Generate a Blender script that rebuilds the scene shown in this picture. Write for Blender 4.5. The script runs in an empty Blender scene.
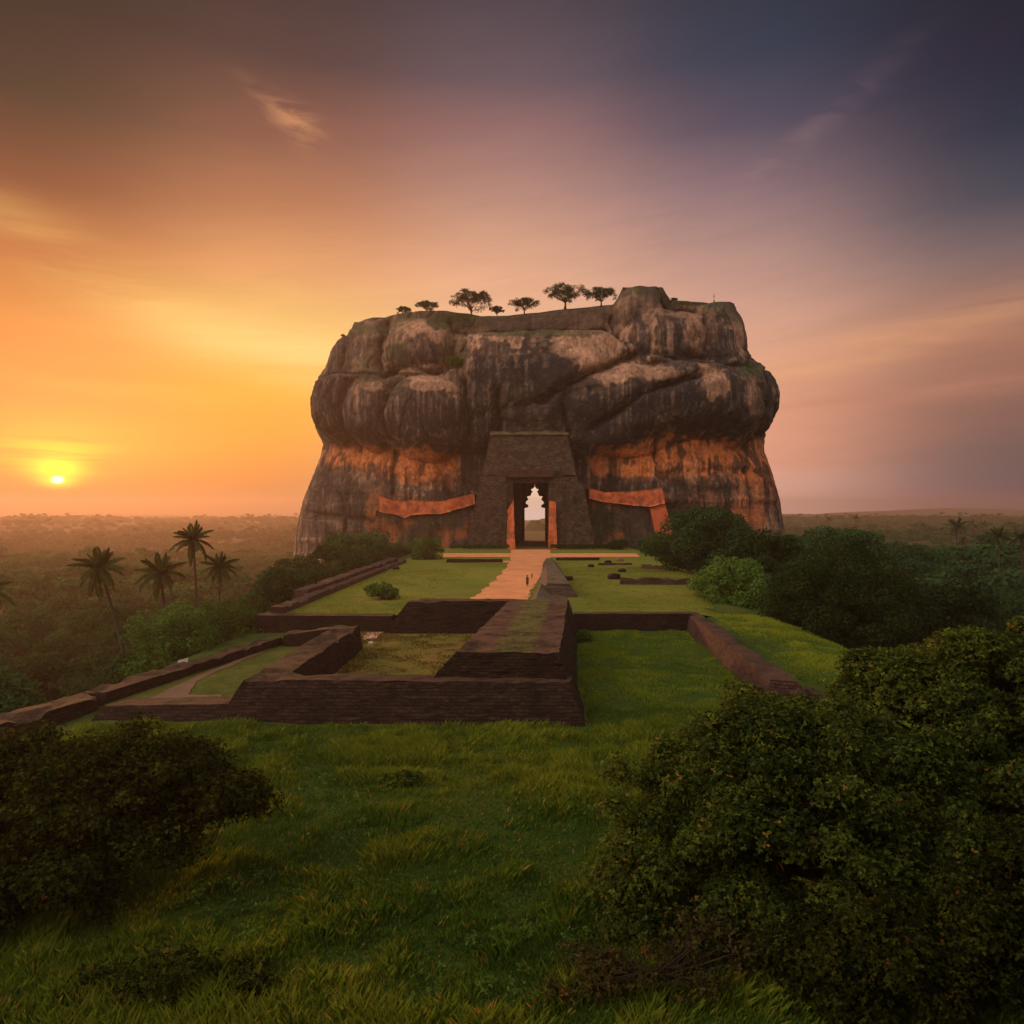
import bpy, bmesh, math
import numpy as np
from mathutils import Vector, Matrix

# ------------------------------------------------------------------ camera, sky, sun, exposure
R = math.radians
scene = bpy.context.scene
COL = scene.collection
F, EYE, HY = 730.0, 11.25, 516.0          # focal length in pixels, eye height, horizon row
cam_d = bpy.data.cameras.new('camera')
cam = bpy.data.objects.new('camera', cam_d); COL.objects.link(cam)
cam.location = (0, 0, EYE); cam.rotation_euler = (R(90), 0, 0)
cam_d.sensor_width = 36; cam_d.lens = 36 * F / 1024
cam_d.shift_y = (HY - 512) / 1024
cam_d.clip_start = 0.1; cam_d.clip_end = 12000
scene.camera = cam
scene.render.resolution_x = scene.render.resolution_y = 1024
scene.view_settings.view_transform = 'Standard'
scene.view_settings.look = 'None'
scene.view_settings.exposure = 0.0
scene.view_settings.gamma = 1.0
cy_ = scene.cycles
cy_.use_denoising = True
cy_.max_bounces = 6; cy_.diffuse_bounces = 2; cy_.glossy_bounces = 1
cy_.transmission_bounces = 2; cy_.transparent_max_bounces = 8; cy_.volume_bounces = 0

SUN_AZ, SUN_EL = -31.9, 6.0
HAZE_DENSITY = 0.00031

def P(px, py, z=0.0):
    d = (EYE - z) * F / (py - HY)
    return ((px - 512) * d / F, d, z)
def PD(px, py, d):
    return ((px - 512) * d / F, d, EYE - (py - HY) * d / F)
def X(px, d): return (px - 512) * d / F
def Z(py, d): return EYE - (py - HY) * d / F
def lin(c):
    c = np.asarray(c, float) / 255.0
    return np.where(c <= 0.04045, c / 12.92, ((c + 0.055) / 1.055) ** 2.4)

class NB:
    """small helper for node maths"""
    def __init__(s, nt): s.nt = nt; s.n = nt.nodes; s.l = nt.links
    def new(s, t, **k):
        n = s.n.new(t)
        for a, b in k.items(): setattr(n, a, b)
        return n
    def put(s, sock, v):
        if isinstance(v, bpy.types.NodeSocket): s.l.new(v, sock)
        elif v is not None:
            try: sock.default_value = v
            except Exception: sock.default_value = tuple(v)
    def m(s, op, a, b=None, c=None, clamp=False):
        n = s.new('ShaderNodeMath', operation=op); n.use_clamp = clamp
        for i, v in enumerate((a, b, c)):
            if v is not None: s.put(n.inputs[i], v)
        return n.outputs[0]
    def mix(s, f, a, b, mode='MIX'):
        n = s.new('ShaderNodeMix', data_type='RGBA', blend_type=mode)
        s.put(n.inputs['Factor'], f)
        s.put(n.inputs[6], a if isinstance(a, bpy.types.NodeSocket) else (*a[:3], 1))
        s.put(n.inputs[7], b if isinstance(b, bpy.types.NodeSocket) else (*b[:3], 1))
        return n.outputs[2]
    def ramp(s, f, stops, interp='LINEAR'):
        n = s.new('ShaderNodeValToRGB'); r = n.color_ramp; r.interpolation = interp
        while len(r.elements) < len(stops): r.elements.new(0.5)
        for e, (p, c) in zip(r.elements, sorted(stops, key=lambda q: q[0])):
            e.position = p; e.color = (*c, 1) if hasattr(c, '__len__') else (c, c, c, 1)
        s.put(n.inputs[0], f); return n.outputs[0]
    def sstep(s, v, a, b):
        n = s.new('ShaderNodeMapRange', interpolation_type='SMOOTHSTEP')
        s.put(n.inputs[0], v); n.inputs[1].default_value = a; n.inputs[2].default_value = b
        return n.outputs[0]
    def noise(s, vec, scale, detail=4, rough=0.55, dist=0.0):
        n = s.new('ShaderNodeTexNoise'); s.put(n.inputs['Vector'], vec)
        n.inputs['Scale'].default_value = scale; n.inputs['Detail'].default_value = detail
        n.inputs['Roughness'].default_value = rough; n.inputs['Distortion'].default_value = dist
        return n.outputs[0]
    def comb(s, x, y, z):
        n = s.new('ShaderNodeCombineXYZ')
        for i, v in enumerate((x, y, z)): s.put(n.inputs[i], v)
        return n.outputs[0]
    def sep(s, v):
        n = s.new('ShaderNodeSeparateXYZ'); s.put(n.inputs[0], v); return n.outputs

world = bpy.data.worlds.new('World'); scene.world = world; world.use_nodes = True
nt = world.node_tree; nt.nodes.clear(); b = NB(nt)
d_ = b.sep(b.new('ShaderNodeTexCoord').outputs['Generated'])
el = b.m('MULTIPLY', b.m('ARCSINE', d_[2]), 57.29578)
az = b.m('MULTIPLY', b.m('ARCTAN2', d_[0], d_[1]), 57.29578)
# dusk sky as seen above the haze: colour by elevation (degrees) for five azimuths and for the unseen sky behind, brightened as fill light
SKY = {
 -34: [(0,(205,110,62)),(1.6,(222,108,48)),(2.6,(250,120,28)),(4.4,(255,145,14)),(6.5,(255,165,10)),(9,(253,170,24)),(12.5,(246,164,48)),(15,(228,146,60)),(18,(198,122,60)),(21,(156,98,58)),(26,(104,70,52)),(31,(66,49,43)),(45,(40,38,44))],
 -17: [(0,(228,140,88)),(2.6,(246,158,76)),(6,(253,176,66)),(9.5,(254,188,84)),(12.5,(255,204,116)),(15,(250,190,114)),(18,(236,166,110)),(22,(196,132,94)),(26,(156,104,82)),(31,(104,76,68)),(36,(74,58,56)),(48,(44,44,52))],
 0: [(0,(246,222,188)),(3,(250,210,165)),(8,(250,200,150)),(16,(242,182,142)),(20,(220,164,134)),(24,(184,138,122)),(28,(150,110,106)),(31,(112,90,94)),(36,(74,64,72)),(48,(44,46,56))],
 17: [(0,(214,158,136)),(4,(228,162,132)),(8,(232,164,130)),(12,(228,168,136)),(15,(214,162,138)),(19,(184,142,130)),(23,(146,116,118)),(27,(100,86,98)),(31,(70,68,82)),(35,(52,56,68)),(48,(36,42,54))],
 34: [(0,(112,92,88)),(3,(130,100,92)),(6,(142,103,90)),(9,(156,110,92)),(11.5,(172,120,98)),(14,(160,118,102)),(17,(128,104,102)),(20,(88,80,88)),(24,(56,58,70)),(28,(38,46,58)),(32,(30,38,48)),(48,(26,34,46))],
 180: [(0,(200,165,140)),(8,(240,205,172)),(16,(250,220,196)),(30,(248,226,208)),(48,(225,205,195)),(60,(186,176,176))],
}
SKY_GAIN = 1.0
SKY_W = {-34:[(0.0010,0.0010,0.0010),(0.0010,0.0010,0.0010),(0.6831,0.0010,0.0010),(1.0000,0.0010,0.0010),(1.0000,0.0523,0.0010),(0.9134,0.1275,0.0010),(0.6333,0.1486,0.0010),(0.4776,0.1016,0.0010),(0.3334,0.0549,0.0010),(0.1296,0.0114,0.0010),(0.0010,0.0010,0.0010),(0.0004,0.0005,0.0007),(0.0002,0.0003,0.0007)],-17:[(0.0010,0.0010,0.0010),(0.5503,0.1466,0.0010),(0.9066,0.3163,0.0010),(0.9570,0.4223,0.0062),(1.0000,0.5861,0.1393),(0.8642,0.4815,0.1299),(0.7731,0.3347,0.1233),(0.4773,0.1798,0.0775),(0.2568,0.0912,0.0545),(0.0694,0.0328,0.0307),(0.0343,0.0192,0.0210),(0.0126,0.0114,0.0182)],0:[(1.3000,1.3000,1.3000),(1.1371,0.9634,0.5950),(0.9739,0.6385,0.3494),(0.9034,0.4736,0.2775),(0.7157,0.3696,0.2395),(0.4624,0.2458,0.1919),(0.2893,0.1432,0.1396),(0.1279,0.0844,0.1033),(0.0540,0.0423,0.0598),(0.0199,0.0226,0.0365)],17:[(1.3000,0.7976,0.6763),(0.9672,0.4222,0.2831),(0.8991,0.3932,0.2406),(0.8326,0.4128,0.2611),(0.7010,0.3721,0.2686),(0.4740,0.2679,0.2284),(0.2644,0.1637,0.1834),(0.0826,0.0712,0.1126),(0.0211,0.0377,0.0734),(0.0118,0.0258,0.0503),(0.0061,0.0151,0.0321)],34:[(0.0010,0.0010,0.1351),(0.0595,0.0758,0.1047),(0.1897,0.0985,0.0891),(0.2779,0.1247,0.0902),(0.3917,0.1687,0.1089),(0.3159,0.1593,0.1189),(0.1625,0.1127,0.1198),(0.0386,0.0493,0.0779),(0.0010,0.0156,0.0411),(0.0010,0.0063,0.0243),(0.0007,0.0045,0.0170),(0.0005,0.0037,0.0157)]}  # the same colours corrected for the haze in front of them
#ENDW
def sky_col(k):
    stops = [((e + 1) / 64.0, tuple(float(q) * SKY_GAIN for q in lin(c))) for e, c in SKY[k]]
    if k in SKY_W: stops = [((e + 1) / 64.0, tuple(c)) for (e, _), c in zip(SKY[k], SKY_W[k])]
    return b.ramp(b.m('DIVIDE', b.m('ADD', el, 1.0), 64.0), stops)
azc = b.m('MINIMUM', b.m('MAXIMUM', az, -38.0), 38.0)
acc, wsum = None, None
def vec(op, a, b2):
    n = b.new('ShaderNodeVectorMath', operation=op); b.put(n.inputs[0], a); b.put(n.inputs[3 if op == 'SCALE' else 1], b2); return n.outputs[0]
for k in (-34, -17, 0, 17, 34):
    q_ = b.m('DIVIDE', b.m('SUBTRACT', azc, float(k)), 10.3)
    w_ = b.m('EXPONENT', b.m('MULTIPLY', b.m('MULTIPLY', q_, q_), -1.0))
    t_ = vec('SCALE', sky_col(k), w_)
    acc = t_ if acc is None else vec('ADD', acc, t_); wsum = w_ if wsum is None else b.m('ADD', wsum, w_)
c = vec('SCALE', acc, b.m('DIVIDE', 1.0, wsum))
back = vec('SCALE', sky_col(180), b.m('MULTIPLY_ADD', b.m('MULTIPLY', b.sstep(az, -170, -120), b.sstep(az, -50, -100)), 3.0, 1.0))  # out-of-view sky, boosted at the left rear as added light on the rock
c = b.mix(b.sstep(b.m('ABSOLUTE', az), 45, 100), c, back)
# brighter sky added overhead, out of view, to light the land
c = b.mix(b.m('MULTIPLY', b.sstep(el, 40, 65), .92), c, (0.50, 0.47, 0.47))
# thin cloud: soft streaks, each a tilted band broken up by stretched noise
cv = b.comb(b.m('MULTIPLY', az, 0.045), b.m('MULTIPLY', el, 0.42), 0.0)
n1 = b.noise(cv, 1.0, 6, 0.6, 0.4)
n2 = b.noise(b.comb(b.m('MULTIPLY', az, 0.25), b.m('MULTIPLY', b.m('ADD', el, b.m('MULTIPLY', az, 0.1)), 0.9), 3.0), 1.0, 5, 0.65, 0.8)
def streak(a0, e0, la, le, tilt, col, amt, nz, lo=0.35, hi=0.7):
    global c
    ct, st = math.cos(R(tilt)), math.sin(R(tilt))
    da, de = b.m('SUBTRACT', az, a0), b.m('SUBTRACT', el, e0)
    u = b.m('DIVIDE', b.m('ADD', b.m('MULTIPLY', da, ct), b.m('MULTIPLY', de, st)), la)
    v = b.m('DIVIDE', b.m('SUBTRACT', b.m('MULTIPLY', de, ct), b.m('MULTIPLY', da, st)), le)
    g = b.m('EXPONENT', b.m('MULTIPLY', b.m('ADD', b.m('MULTIPLY', u, u), b.m('MULTIPLY', v, v)), -1.0))
    f = b.m('MULTIPLY', b.m('MULTIPLY', g, b.sstep(nz, lo, hi)), amt)
    c = b.mix(f, c, tuple(lin(col)))
streak(-25, 14.2, 14, 1.9, -22, (255,205,110), 0.55, n1, .25, .75)
streak(-15, 12.0, 8, 1.8, -8, (255,222,140), 0.6, n1, .2, .7)
streak(-28, 9.0, 9, 0.9, -6, (255,185,60), 0.4, n1)
streak(-16.6, 27.4, 1.9, 1.0, -25, (222,150,100), 0.62, n2, .38, .62)
streak(-18.6, 28.5, 2.0, .45, -25, (180,120,85), 0.35, n2, .35, .6)
streak(30, 12.6, 12, 1.2, 9, (238,168,118), 0.6, n1, .25, .7)
streak(24, 10.8, 6, 0.8, 6, (236,172,122), 0.5, n1, .25, .7)
streak(19, 24.0, 8, 0.8, 30, (160,122,122), 0.3, n2, .3, .7)
streak(31, 8.5, 10, 0.7, 3, (196,132,108), 0.5, n1, .35, .6)
fl = b.noise(b.comb(b.m('MULTIPLY', az, .12), b.m('MULTIPLY', b.m('ADD', el, b.m('MULTIPLY', az, -.12)), .8), 4.0), 1.0, 6, .62, .5)
c = vec('SCALE', c, b.m('MULTIPLY_ADD', b.sstep(fl, .3, .7), .07, .965))
# bands low in front of the sun, its glow and the disc itself
bands = b.noise(b.comb(b.m('MULTIPLY', az, 0.06), b.m('MULTIPLY', el, 1.6), 9.0), 1.0, 4, 0.6, 0.2)
def glow(la, le, col, amt, up=0.0):
    global c
    u = b.m('DIVIDE', b.m('SUBTRACT', az, SUN_AZ), la); v = b.m('DIVIDE', b.m('SUBTRACT', el, 2.45 + up), le)
    g = b.m('EXPONENT', b.m('MULTIPLY', b.m('ADD', b.m('MULTIPLY', u, u), b.m('MULTIPLY', v, v)), -1.0))
    c = b.mix(b.m('MULTIPLY', g, amt), c, col)
glow(10, 2.8, (1.2, .50, .0), .6, 2.4)
glow(2.8, 1.2, (1.5, .75, .0), b.m('MULTIPLY', b.sstep(bands, .35, .6), .95), 1.6)
glow(1.5, .65, (2.6, 1.5, .02), .95, .7)
glow(.95, .42, (3.6, 1.5, .02), .9, -.1)
u = b.m('DIVIDE', b.m('SUBTRACT', az, SUN_AZ), .33); v = b.m('DIVIDE', b.m('SUBTRACT', el, 2.42), .22)
disc = b.sstep(b.m('ADD', b.m('MULTIPLY', u, u), b.m('MULTIPLY', v, v)), 1.9, .4)
c = b.mix(disc, c, (7.0, 5.2, 1.6))
c = b.mix(b.sstep(el, -0.5, -6), c, tuple(lin((60, 48, 40))))
sky = b.new('ShaderNodeTexSky', sky_type='NISHITA'); sky.sun_disc = False
sky.sun_elevation = R(SUN_EL); sky.sun_rotation = R(SUN_AZ); sky.dust_density = 4.0
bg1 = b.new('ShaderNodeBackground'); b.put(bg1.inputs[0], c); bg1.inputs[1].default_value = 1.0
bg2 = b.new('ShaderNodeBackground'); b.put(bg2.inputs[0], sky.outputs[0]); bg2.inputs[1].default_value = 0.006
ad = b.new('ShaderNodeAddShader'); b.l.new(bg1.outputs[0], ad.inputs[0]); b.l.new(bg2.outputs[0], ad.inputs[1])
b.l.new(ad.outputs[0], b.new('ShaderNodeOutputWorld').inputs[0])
world.cycles.sampling_method = 'MANUAL'; world.cycles.sample_map_resolution = 512

sun_d = bpy.data.lights.new('sun', 'SUN'); sun = bpy.data.objects.new('sun', sun_d); COL.objects.link(sun)
sun_d.energy = 2.6; sun_d.angle = R(3.0); sun_d.color = (1.0, 0.44, 0.17)
sd = Vector((math.sin(R(SUN_AZ)) * math.cos(R(SUN_EL)), math.cos(R(SUN_AZ)) * math.cos(R(SUN_EL)), math.sin(R(SUN_EL))))
sun.rotation_euler = sd.to_track_quat('Z', 'Y').to_euler()

# ------------------------------------------------------------------ noise and mesh helpers
def _h(a, b_, c_, s):
    a = a.astype(np.int64); b_ = b_.astype(np.int64); c_ = c_.astype(np.int64)
    n = (a * 374761393 + b_ * 668265263 + c_ * 1274126177 + s * 974634777) & 0xffffffff
    n = ((n ^ (n >> 13)) * 1103515245) & 0xffffffff
    n = ((n ^ (n >> 16)) * 668265263) & 0xffffffff
    return ((n ^ (n >> 15)) & 0xffffff) / float(0xffffff)
def vn(x, y, z=0.0, s=0):
    x, y, z = np.broadcast_arrays(np.asarray(x, float), np.asarray(y, float), np.asarray(z, float))
    xi, yi, zi = np.floor(x), np.floor(y), np.floor(z)
    fx, fy, fz = x - xi, y - yi, z - zi
    fx, fy, fz = [q * q * (3 - 2 * q) for q in (fx, fy, fz)]
    r = 0
    for i in (0, 1):
        for j in (0, 1):
            for k in (0, 1):
                w = (fx if i else 1 - fx) * (fy if j else 1 - fy) * (fz if k else 1 - fz)
                r = r + w * _h(xi + i, yi + j, zi + k, s)
    return r * 2 - 1
def fbm(x, y, z=0.0, o=4, s=0, g=0.5):
    r, a, t = 0, 1.0, 0
    x, y, z = np.asarray(x, float), np.asarray(y, float), np.asarray(z, float)
    for i in range(o):
        r = r + a * vn(x, y, z, s + i * 17); t += a
        a *= g; x, y, z = x * 2.03 + 5.1, y * 2.03 + 1.7, z * 2.03 + 9.2
    return r / t
def ss(v, a, b_):
    t = np.clip((np.asarray(v, float) - a) / (b_ - a), 0, 1); return t * t * (3 - 2 * t)

def tag(o, label=None, cat=None, group=None, kind=None):
    if label: o['label'] = label
    if cat: o['category'] = cat
    if group: o['group'] = group
    if kind: o['kind'] = kind
    return o
def mesh_data(name, V, Fc, mat, tint=None, col=None, smooth=False):
    me = bpy.data.meshes.new(name)
    V = np.asarray(V, np.float32).reshape(-1, 3); Fc = np.asarray(Fc, np.int32)
    k = Fc.shape[1]
    me.vertices.add(len(V)); me.vertices.foreach_set('co', V.ravel())
    me.loops.add(Fc.size); me.loops.foreach_set('vertex_index', Fc.ravel())
    me.polygons.add(len(Fc)); me.polygons.foreach_set('loop_start', np.arange(0, Fc.size, k, dtype=np.int32))
    if smooth: me.polygons.foreach_set('use_smooth', np.ones(len(Fc), bool))
    if tint is not None:
        a = me.attributes.new('tint', 'FLOAT', 'POINT'); a.data.foreach_set('value', np.asarray(tint, np.float32))
    if col is not None:
        a = me.attributes.new('stain', 'FLOAT_COLOR', 'POINT')
        c4 = np.ones((len(V), 4), np.float32); c4[:, :3] = col; a.data.foreach_set('color', c4.ravel())
    me.update(calc_edges=True); me.validate()
    for m_ in (mat if isinstance(mat, (list, tuple)) else [mat]): me.materials.append(m_)
    return me
def link(name, me, parent=None, loc=None):
    o = bpy.data.objects.new(name, me); COL.objects.link(o)
    if parent is not None: o.parent = parent
    if loc is not None: o.location = loc
    return o
def empty(name, loc=(0, 0, 0), rz=0, sc=1.0):
    o = bpy.data.objects.new(name, None); COL.objects.link(o); o.location = loc
    o.rotation_euler = (0, 0, rz); o.scale = (sc, sc, sc) if not hasattr(sc, '__len__') else sc
    o.empty_display_size = 0.5
    return o
def copy_tree(o, parent=None):
    c_ = o.copy(); COL.objects.link(c_); c_.parent = parent
    for ch in list(o.children): copy_tree(ch, c_)
    return c_
def grid_faces(nu, nv, off=0, wrap=False):
    i = np.arange(nv - 1)[:, None]; j = np.arange(nu if wrap else nu - 1)[None, :]
    j2 = (j + 1) % nu
    return np.stack([off + i * nu + j, off + i * nu + j2, off + (i + 1) * nu + j2, off + (i + 1) * nu + j], -1).reshape(-1, 4)
def merge(parts):
    V, Q, n = [], [], 0
    for v, f in parts:
        V.append(np.asarray(v, float).reshape(-1, 3)); Q.append(np.asarray(f) + n); n += len(V[-1])
    return np.concatenate(V), np.concatenate(Q)
def tube(pts, rad, sides=7, cap=True):
    pts = np.asarray(pts, float); n = len(pts); rad = np.asarray(rad, float) * np.ones(n)
    T = np.gradient(pts, axis=0); T /= np.linalg.norm(T, axis=1)[:, None] + 1e-9
    ref = np.array([0.31, 0.95, 0.05]) if abs(T[:, 2]).mean() > .5 else np.array([0.0, 0.0, 1.0])
    A = np.cross(T, ref); A /= np.linalg.norm(A, axis=1)[:, None] + 1e-9
    B = np.cross(T, A)
    a = np.linspace(0, 2 * math.pi, sides, endpoint=False)
    V = pts[:, None] + rad[:, None, None] * (A[:, None] * np.cos(a)[None, :, None] + B[:, None] * np.sin(a)[None, :, None])
    V = V.reshape(-1, 3); Q = grid_faces(sides, n, 0, True)
    if cap:
        V = np.concatenate([V, pts[-1:], pts[:1]]); m_ = n * sides; k = np.arange(sides)
        e = (n - 1) * sides
        Q = np.concatenate([Q, np.stack([e + k, e + (k + 1) % sides, np.full(sides, m_), np.full(sides, m_)], -1)])
    return V, Q
def fixq(V, Q):
    """drop the doubled corner of cap triangles by nudging: give each its own centre vertex pair"""
    bad = Q[:, 2] == Q[:, 3]
    if bad.any():
        i = np.where(bad)[0]; ex = V[Q[i, 2]] * 1.0
        mid = (V[Q[i, 0]] + V[Q[i, 2]]) / 2
        Q = Q.copy(); Q[i, 3] = len(V) + np.arange(len(i)); V = np.concatenate([V, mid])
    return V, Q

# ------------------------------------------------------------------ materials
def new_mat(name):
    m_ = bpy.data.materials.new(name); m_.use_nodes = True; m_.node_tree.nodes.clear()
    return m_, NB(m_.node_tree)
def finish(nb, col, rough=0.9, bump=None, bstr=0.3, bdist=0.1, spec=0.2):
    p = nb.new('ShaderNodeBsdfPrincipled'); nb.put(p.inputs['Base Color'], col if isinstance(col, bpy.types.NodeSocket) else (*col, 1))
    nb.put(p.inputs['Roughness'], rough); p.inputs['Specular IOR Level'].default_value = spec
    if bump is not None:
        bn = nb.new('ShaderNodeBump'); bn.inputs['Strength'].default_value = bstr; bn.inputs['Distance'].default_value = bdist
        nb.put(bn.inputs['Height'], bump); nb.l.new(bn.outputs[0], p.inputs['Normal'])
    nb.l.new(p.outputs[0], nb.new('ShaderNodeOutputMaterial').inputs[0])
def plain(name, col, rough=0.85, var=0.25, scale=3.0):
    m_, nb = new_mat(name); pos = nb.new('ShaderNodeTexCoord').outputs['Object']
    n = nb.noise(pos, scale, 4)
    finish(nb, nb.mix(n, [q * (1 - var) for q in col], [q * (1 + var) for q in col]), rough, n, 0.2, 0.03)
    return m_
def leaf_mat(name, dark, light, odd=None, transl=0.35):
    m_, nb = new_mat(name)
    at = nb.new('ShaderNodeAttribute', attribute_name='tint').outputs['Fac']
    rnd = nb.new('ShaderNodeObjectInfo').outputs['Random']
    col = nb.mix(at, dark, light)
    if odd is not None: col = nb.mix(nb.sstep(at, .86, .99), col, odd)
    k = nb.m('MULTIPLY_ADD', rnd, 0.95, 0.6)
    hs = nb.new('ShaderNodeHueSaturation'); nb.put(hs.inputs['Value'], k); nb.put(hs.inputs['Hue'], nb.m('MULTIPLY_ADD', rnd, 0.03, 0.485))
    nb.put(hs.inputs['Color'], col); col = hs.outputs[0]
    df = nb.new('ShaderNodeBsdfDiffuse'); nb.put(df.inputs[0], col)
    tr = nb.new('ShaderNodeBsdfTranslucent'); nb.put(tr.inputs[0], col)
    mx = nb.new('ShaderNodeMixShader'); mx.inputs[0].default_value = transl
    nb.l.new(df.outputs[0], mx.inputs[1]); nb.l.new(tr.outputs[0], mx.inputs[2])
    nb.l.new(mx.outputs[0], nb.new('ShaderNodeOutputMaterial').inputs[0])
    return m_
def brick_mat(name, base, light, mortar, moss=(0.06, 0.07, 0.02), row=0.22, wid=0.62, top=(0.20, 0.12, 0.08), mossy=0.5, band=None):
    m_, nb = new_mat(name)
    pos = nb.new('ShaderNodeTexCoord').outputs['Object']; s = nb.sep(pos)
    wob = nb.m('ADD', nb.m('MULTIPLY', nb.noise(pos, 0.8, 2), 0.2), nb.m('MULTIPLY', nb.noise(pos, 4.0, 2), 0.10))
    vec = nb.comb(nb.m('ADD', s[0], s[1]), nb.m('ADD', s[2], wob), 0.0)
    br = nb.new('ShaderNodeTexBrick'); nb.put(br.inputs['Vector'], vec)
    br.inputs['Scale'].default_value = 1.0; br.inputs['Brick Width'].default_value = wid; br.inputs['Row Height'].default_value = row
    br.inputs['Mortar Size'].default_value = 0.022; br.inputs['Mortar Smooth'].default_value = 0.3
    br.inputs['Color1'].default_value = (*base, 1); br.inputs['Color2'].default_value = (*light, 1); br.inputs['Mortar'].default_value = (*mortar, 1)
    n = nb.noise(pos, 0.35, 5, 0.65); nf = nb.noise(pos, 4.0, 4, 0.6)
    col = nb.mix(nb.sstep(n, .35, .7), br.outputs[0], nb.mix(0.6, br.outputs[0], base))
    col = nb.mix(nb.m('MULTIPLY', nb.sstep(nf, .55, .75), .5), col, light)
    hf = nb.noise(pos, 11.0, 2, .6); col = nb.mix(nb.m('MULTIPLY', nb.sstep(hf, .62, .75), .6), col, [min(.5, q * 2.2) for q in light])
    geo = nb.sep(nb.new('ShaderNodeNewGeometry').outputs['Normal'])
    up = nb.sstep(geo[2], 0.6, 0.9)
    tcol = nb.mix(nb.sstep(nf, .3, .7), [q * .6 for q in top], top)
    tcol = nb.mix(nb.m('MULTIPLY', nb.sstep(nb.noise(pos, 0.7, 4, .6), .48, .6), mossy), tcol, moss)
    if band:
        off = nb.m('ABSOLUTE', nb.m('SUBTRACT', s[0], nb.m('MULTIPLY_ADD', s[1], band[1], band[0])))
        tcol = nb.mix(nb.sstep(nb.m('ADD', off, nb.m('MULTIPLY', nb.noise(pos, 1.3, 5, .7), 1.9)), band[2] + 1.25, band[2] + .75), tcol, nb.mix(nb.sstep(nf, .35, .65), (0.065, 0.062, 0.014), (0.14, 0.115, 0.03)))
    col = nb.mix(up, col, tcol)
    blot = nb.noise(pos, .55, 5, .7); col = nb.mix(nb.m('MULTIPLY', nb.sstep(blot, .46, .62), .55), col, [q * .5 for q in base])
    h = nb.m('ADD', nb.m('MULTIPLY', br.outputs['Fac'], -1.0), nb.m('MULTIPLY', nf, 1.0))
    finish(nb, col, 0.92, h, 0.9, 0.10)
    return m_
def grass_ground(name, a, b2, dry=None, patch=0.08, dry_amt=0.5, bump=0.5):
    m_, nb = new_mat(name); pos = nb.new('ShaderNodeTexCoord').outputs['Object']
    big = nb.noise(pos, patch, 4, .6); mid = nb.noise(pos, 0.9, 4, .65); fine = nb.noise(pos, 7.0, 3, .6)
    col = nb.mix(nb.sstep(nb.m('ADD', nb.m('MULTIPLY', big, .6), nb.m('MULTIPLY', mid, .4)), .38, .62), a, b2)
    if dry is not None: col = nb.mix(nb.m('MULTIPLY', nb.sstep(nb.noise(pos, patch * 1.7, 5, .65, .3), .50, .66), dry_amt), col, dry)
    col = nb.mix(nb.m('MULTIPLY', nb.sstep(fine, .35, .7), .45), col, [q * .45 for q in a])
    finish(nb, col, 0.95, nb.m('ADD', nb.m('MULTIPLY', fine, .5), nb.m('MULTIPLY', mid, 1.5)), bump, 0.25, 0.1)
    return m_

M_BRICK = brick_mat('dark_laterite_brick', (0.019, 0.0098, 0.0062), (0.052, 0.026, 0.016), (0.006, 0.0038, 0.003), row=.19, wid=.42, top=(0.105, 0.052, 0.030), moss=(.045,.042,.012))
M_BRICK2 = brick_mat('red_brown_brick', (0.065, 0.030, 0.021), (0.11, 0.055, 0.040), (0.02, 0.012, 0.009), top=(0.10, 0.050, 0.036), mossy=.25)
M_GATE = brick_mat('gate_brick', (0.030, 0.021, 0.014), (0.125, 0.080, 0.058), (0.015, 0.010, 0.008), row=0.34, wid=0.9, top=(0.12, 0.10, 0.05))
m_, nb = new_mat('orange_plaster'); pos = nb.new('ShaderNodeTexCoord').outputs['Object']; s_ = nb.sep(pos)
n1_ = nb.noise(pos, .35, 6, .7); n2_ = nb.noise(pos, .22, 6, .7)
c_ = nb.mix(nb.sstep(n1_, .3, .7), (0.40, 0.065, 0.022), (0.66, 0.19, 0.075)); c_ = nb.mix(nb.m('MULTIPLY', nb.sstep(n2_, .46, .6), .75), c_, (0.16, 0.05, 0.03)); n3_ = nb.noise(pos, 1.6, 4, .7); c_ = nb.mix(nb.m('MULTIPLY', nb.sstep(n3_, .52, .64), .5), c_, (0.20, 0.09, 0.05))
finish(nb, c_, .85, n1_, .4, .2); M_ORANGE = m_
M_PATH = None
m_, nb = new_mat('orange_sand'); pos = nb.new('ShaderNodeTexCoord').outputs['Object']
n_ = nb.noise(pos, .25, 5, .6); f_ = nb.noise(pos, 3.0, 4, .6)
finish(nb, nb.mix(nb.m('MULTIPLY', nb.sstep(f_, .3, .7), .5), nb.mix(nb.sstep(n_, .35, .65), (0.78, 0.33, 0.13), (0.60, 0.23, 0.09)), (0.50, 0.20, 0.09)), .95, f_, .25, .05)
M_PATH = m_
M_MEADOW = grass_ground('meadow_soil_and_grass', (0.030, 0.058, 0.012), (0.085, 0.10, 0.018), (0.13, 0.095, 0.025), 0.12, .5)
M_LAWN = grass_ground('mown_lawn', (0.12, 0.150, 0.018), (0.20, 0.205, 0.028), (0.24, 0.185, 0.04), 0.05, .5)
M_STRIP = grass_ground('strip_grass', (0.075, 0.095, 0.016), (0.14, 0.14, 0.024), (0.15, 0.11, 0.03), 0.2, .5)
M_COURT = grass_ground('courtyard_grass', (0.16, 0.15, 0.025), (0.24, 0.17, 0.04), (0.27, 0.13, 0.04), 0.11, .8)
M_TURF = grass_ground('dry_turf', (0.085, 0.075, 0.018), (0.15, 0.12, 0.03), (0.14, 0.075, 0.04), .5, .8)
M_BARK = plain('bark', (0.055, 0.040, 0.028), .9, .35, 6)
M_LEAF_N = leaf_mat('foreground_leaves', (0.010, 0.022, 0.006), (0.155, 0.170, 0.024), (0.20, 0.11, 0.03))
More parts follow.
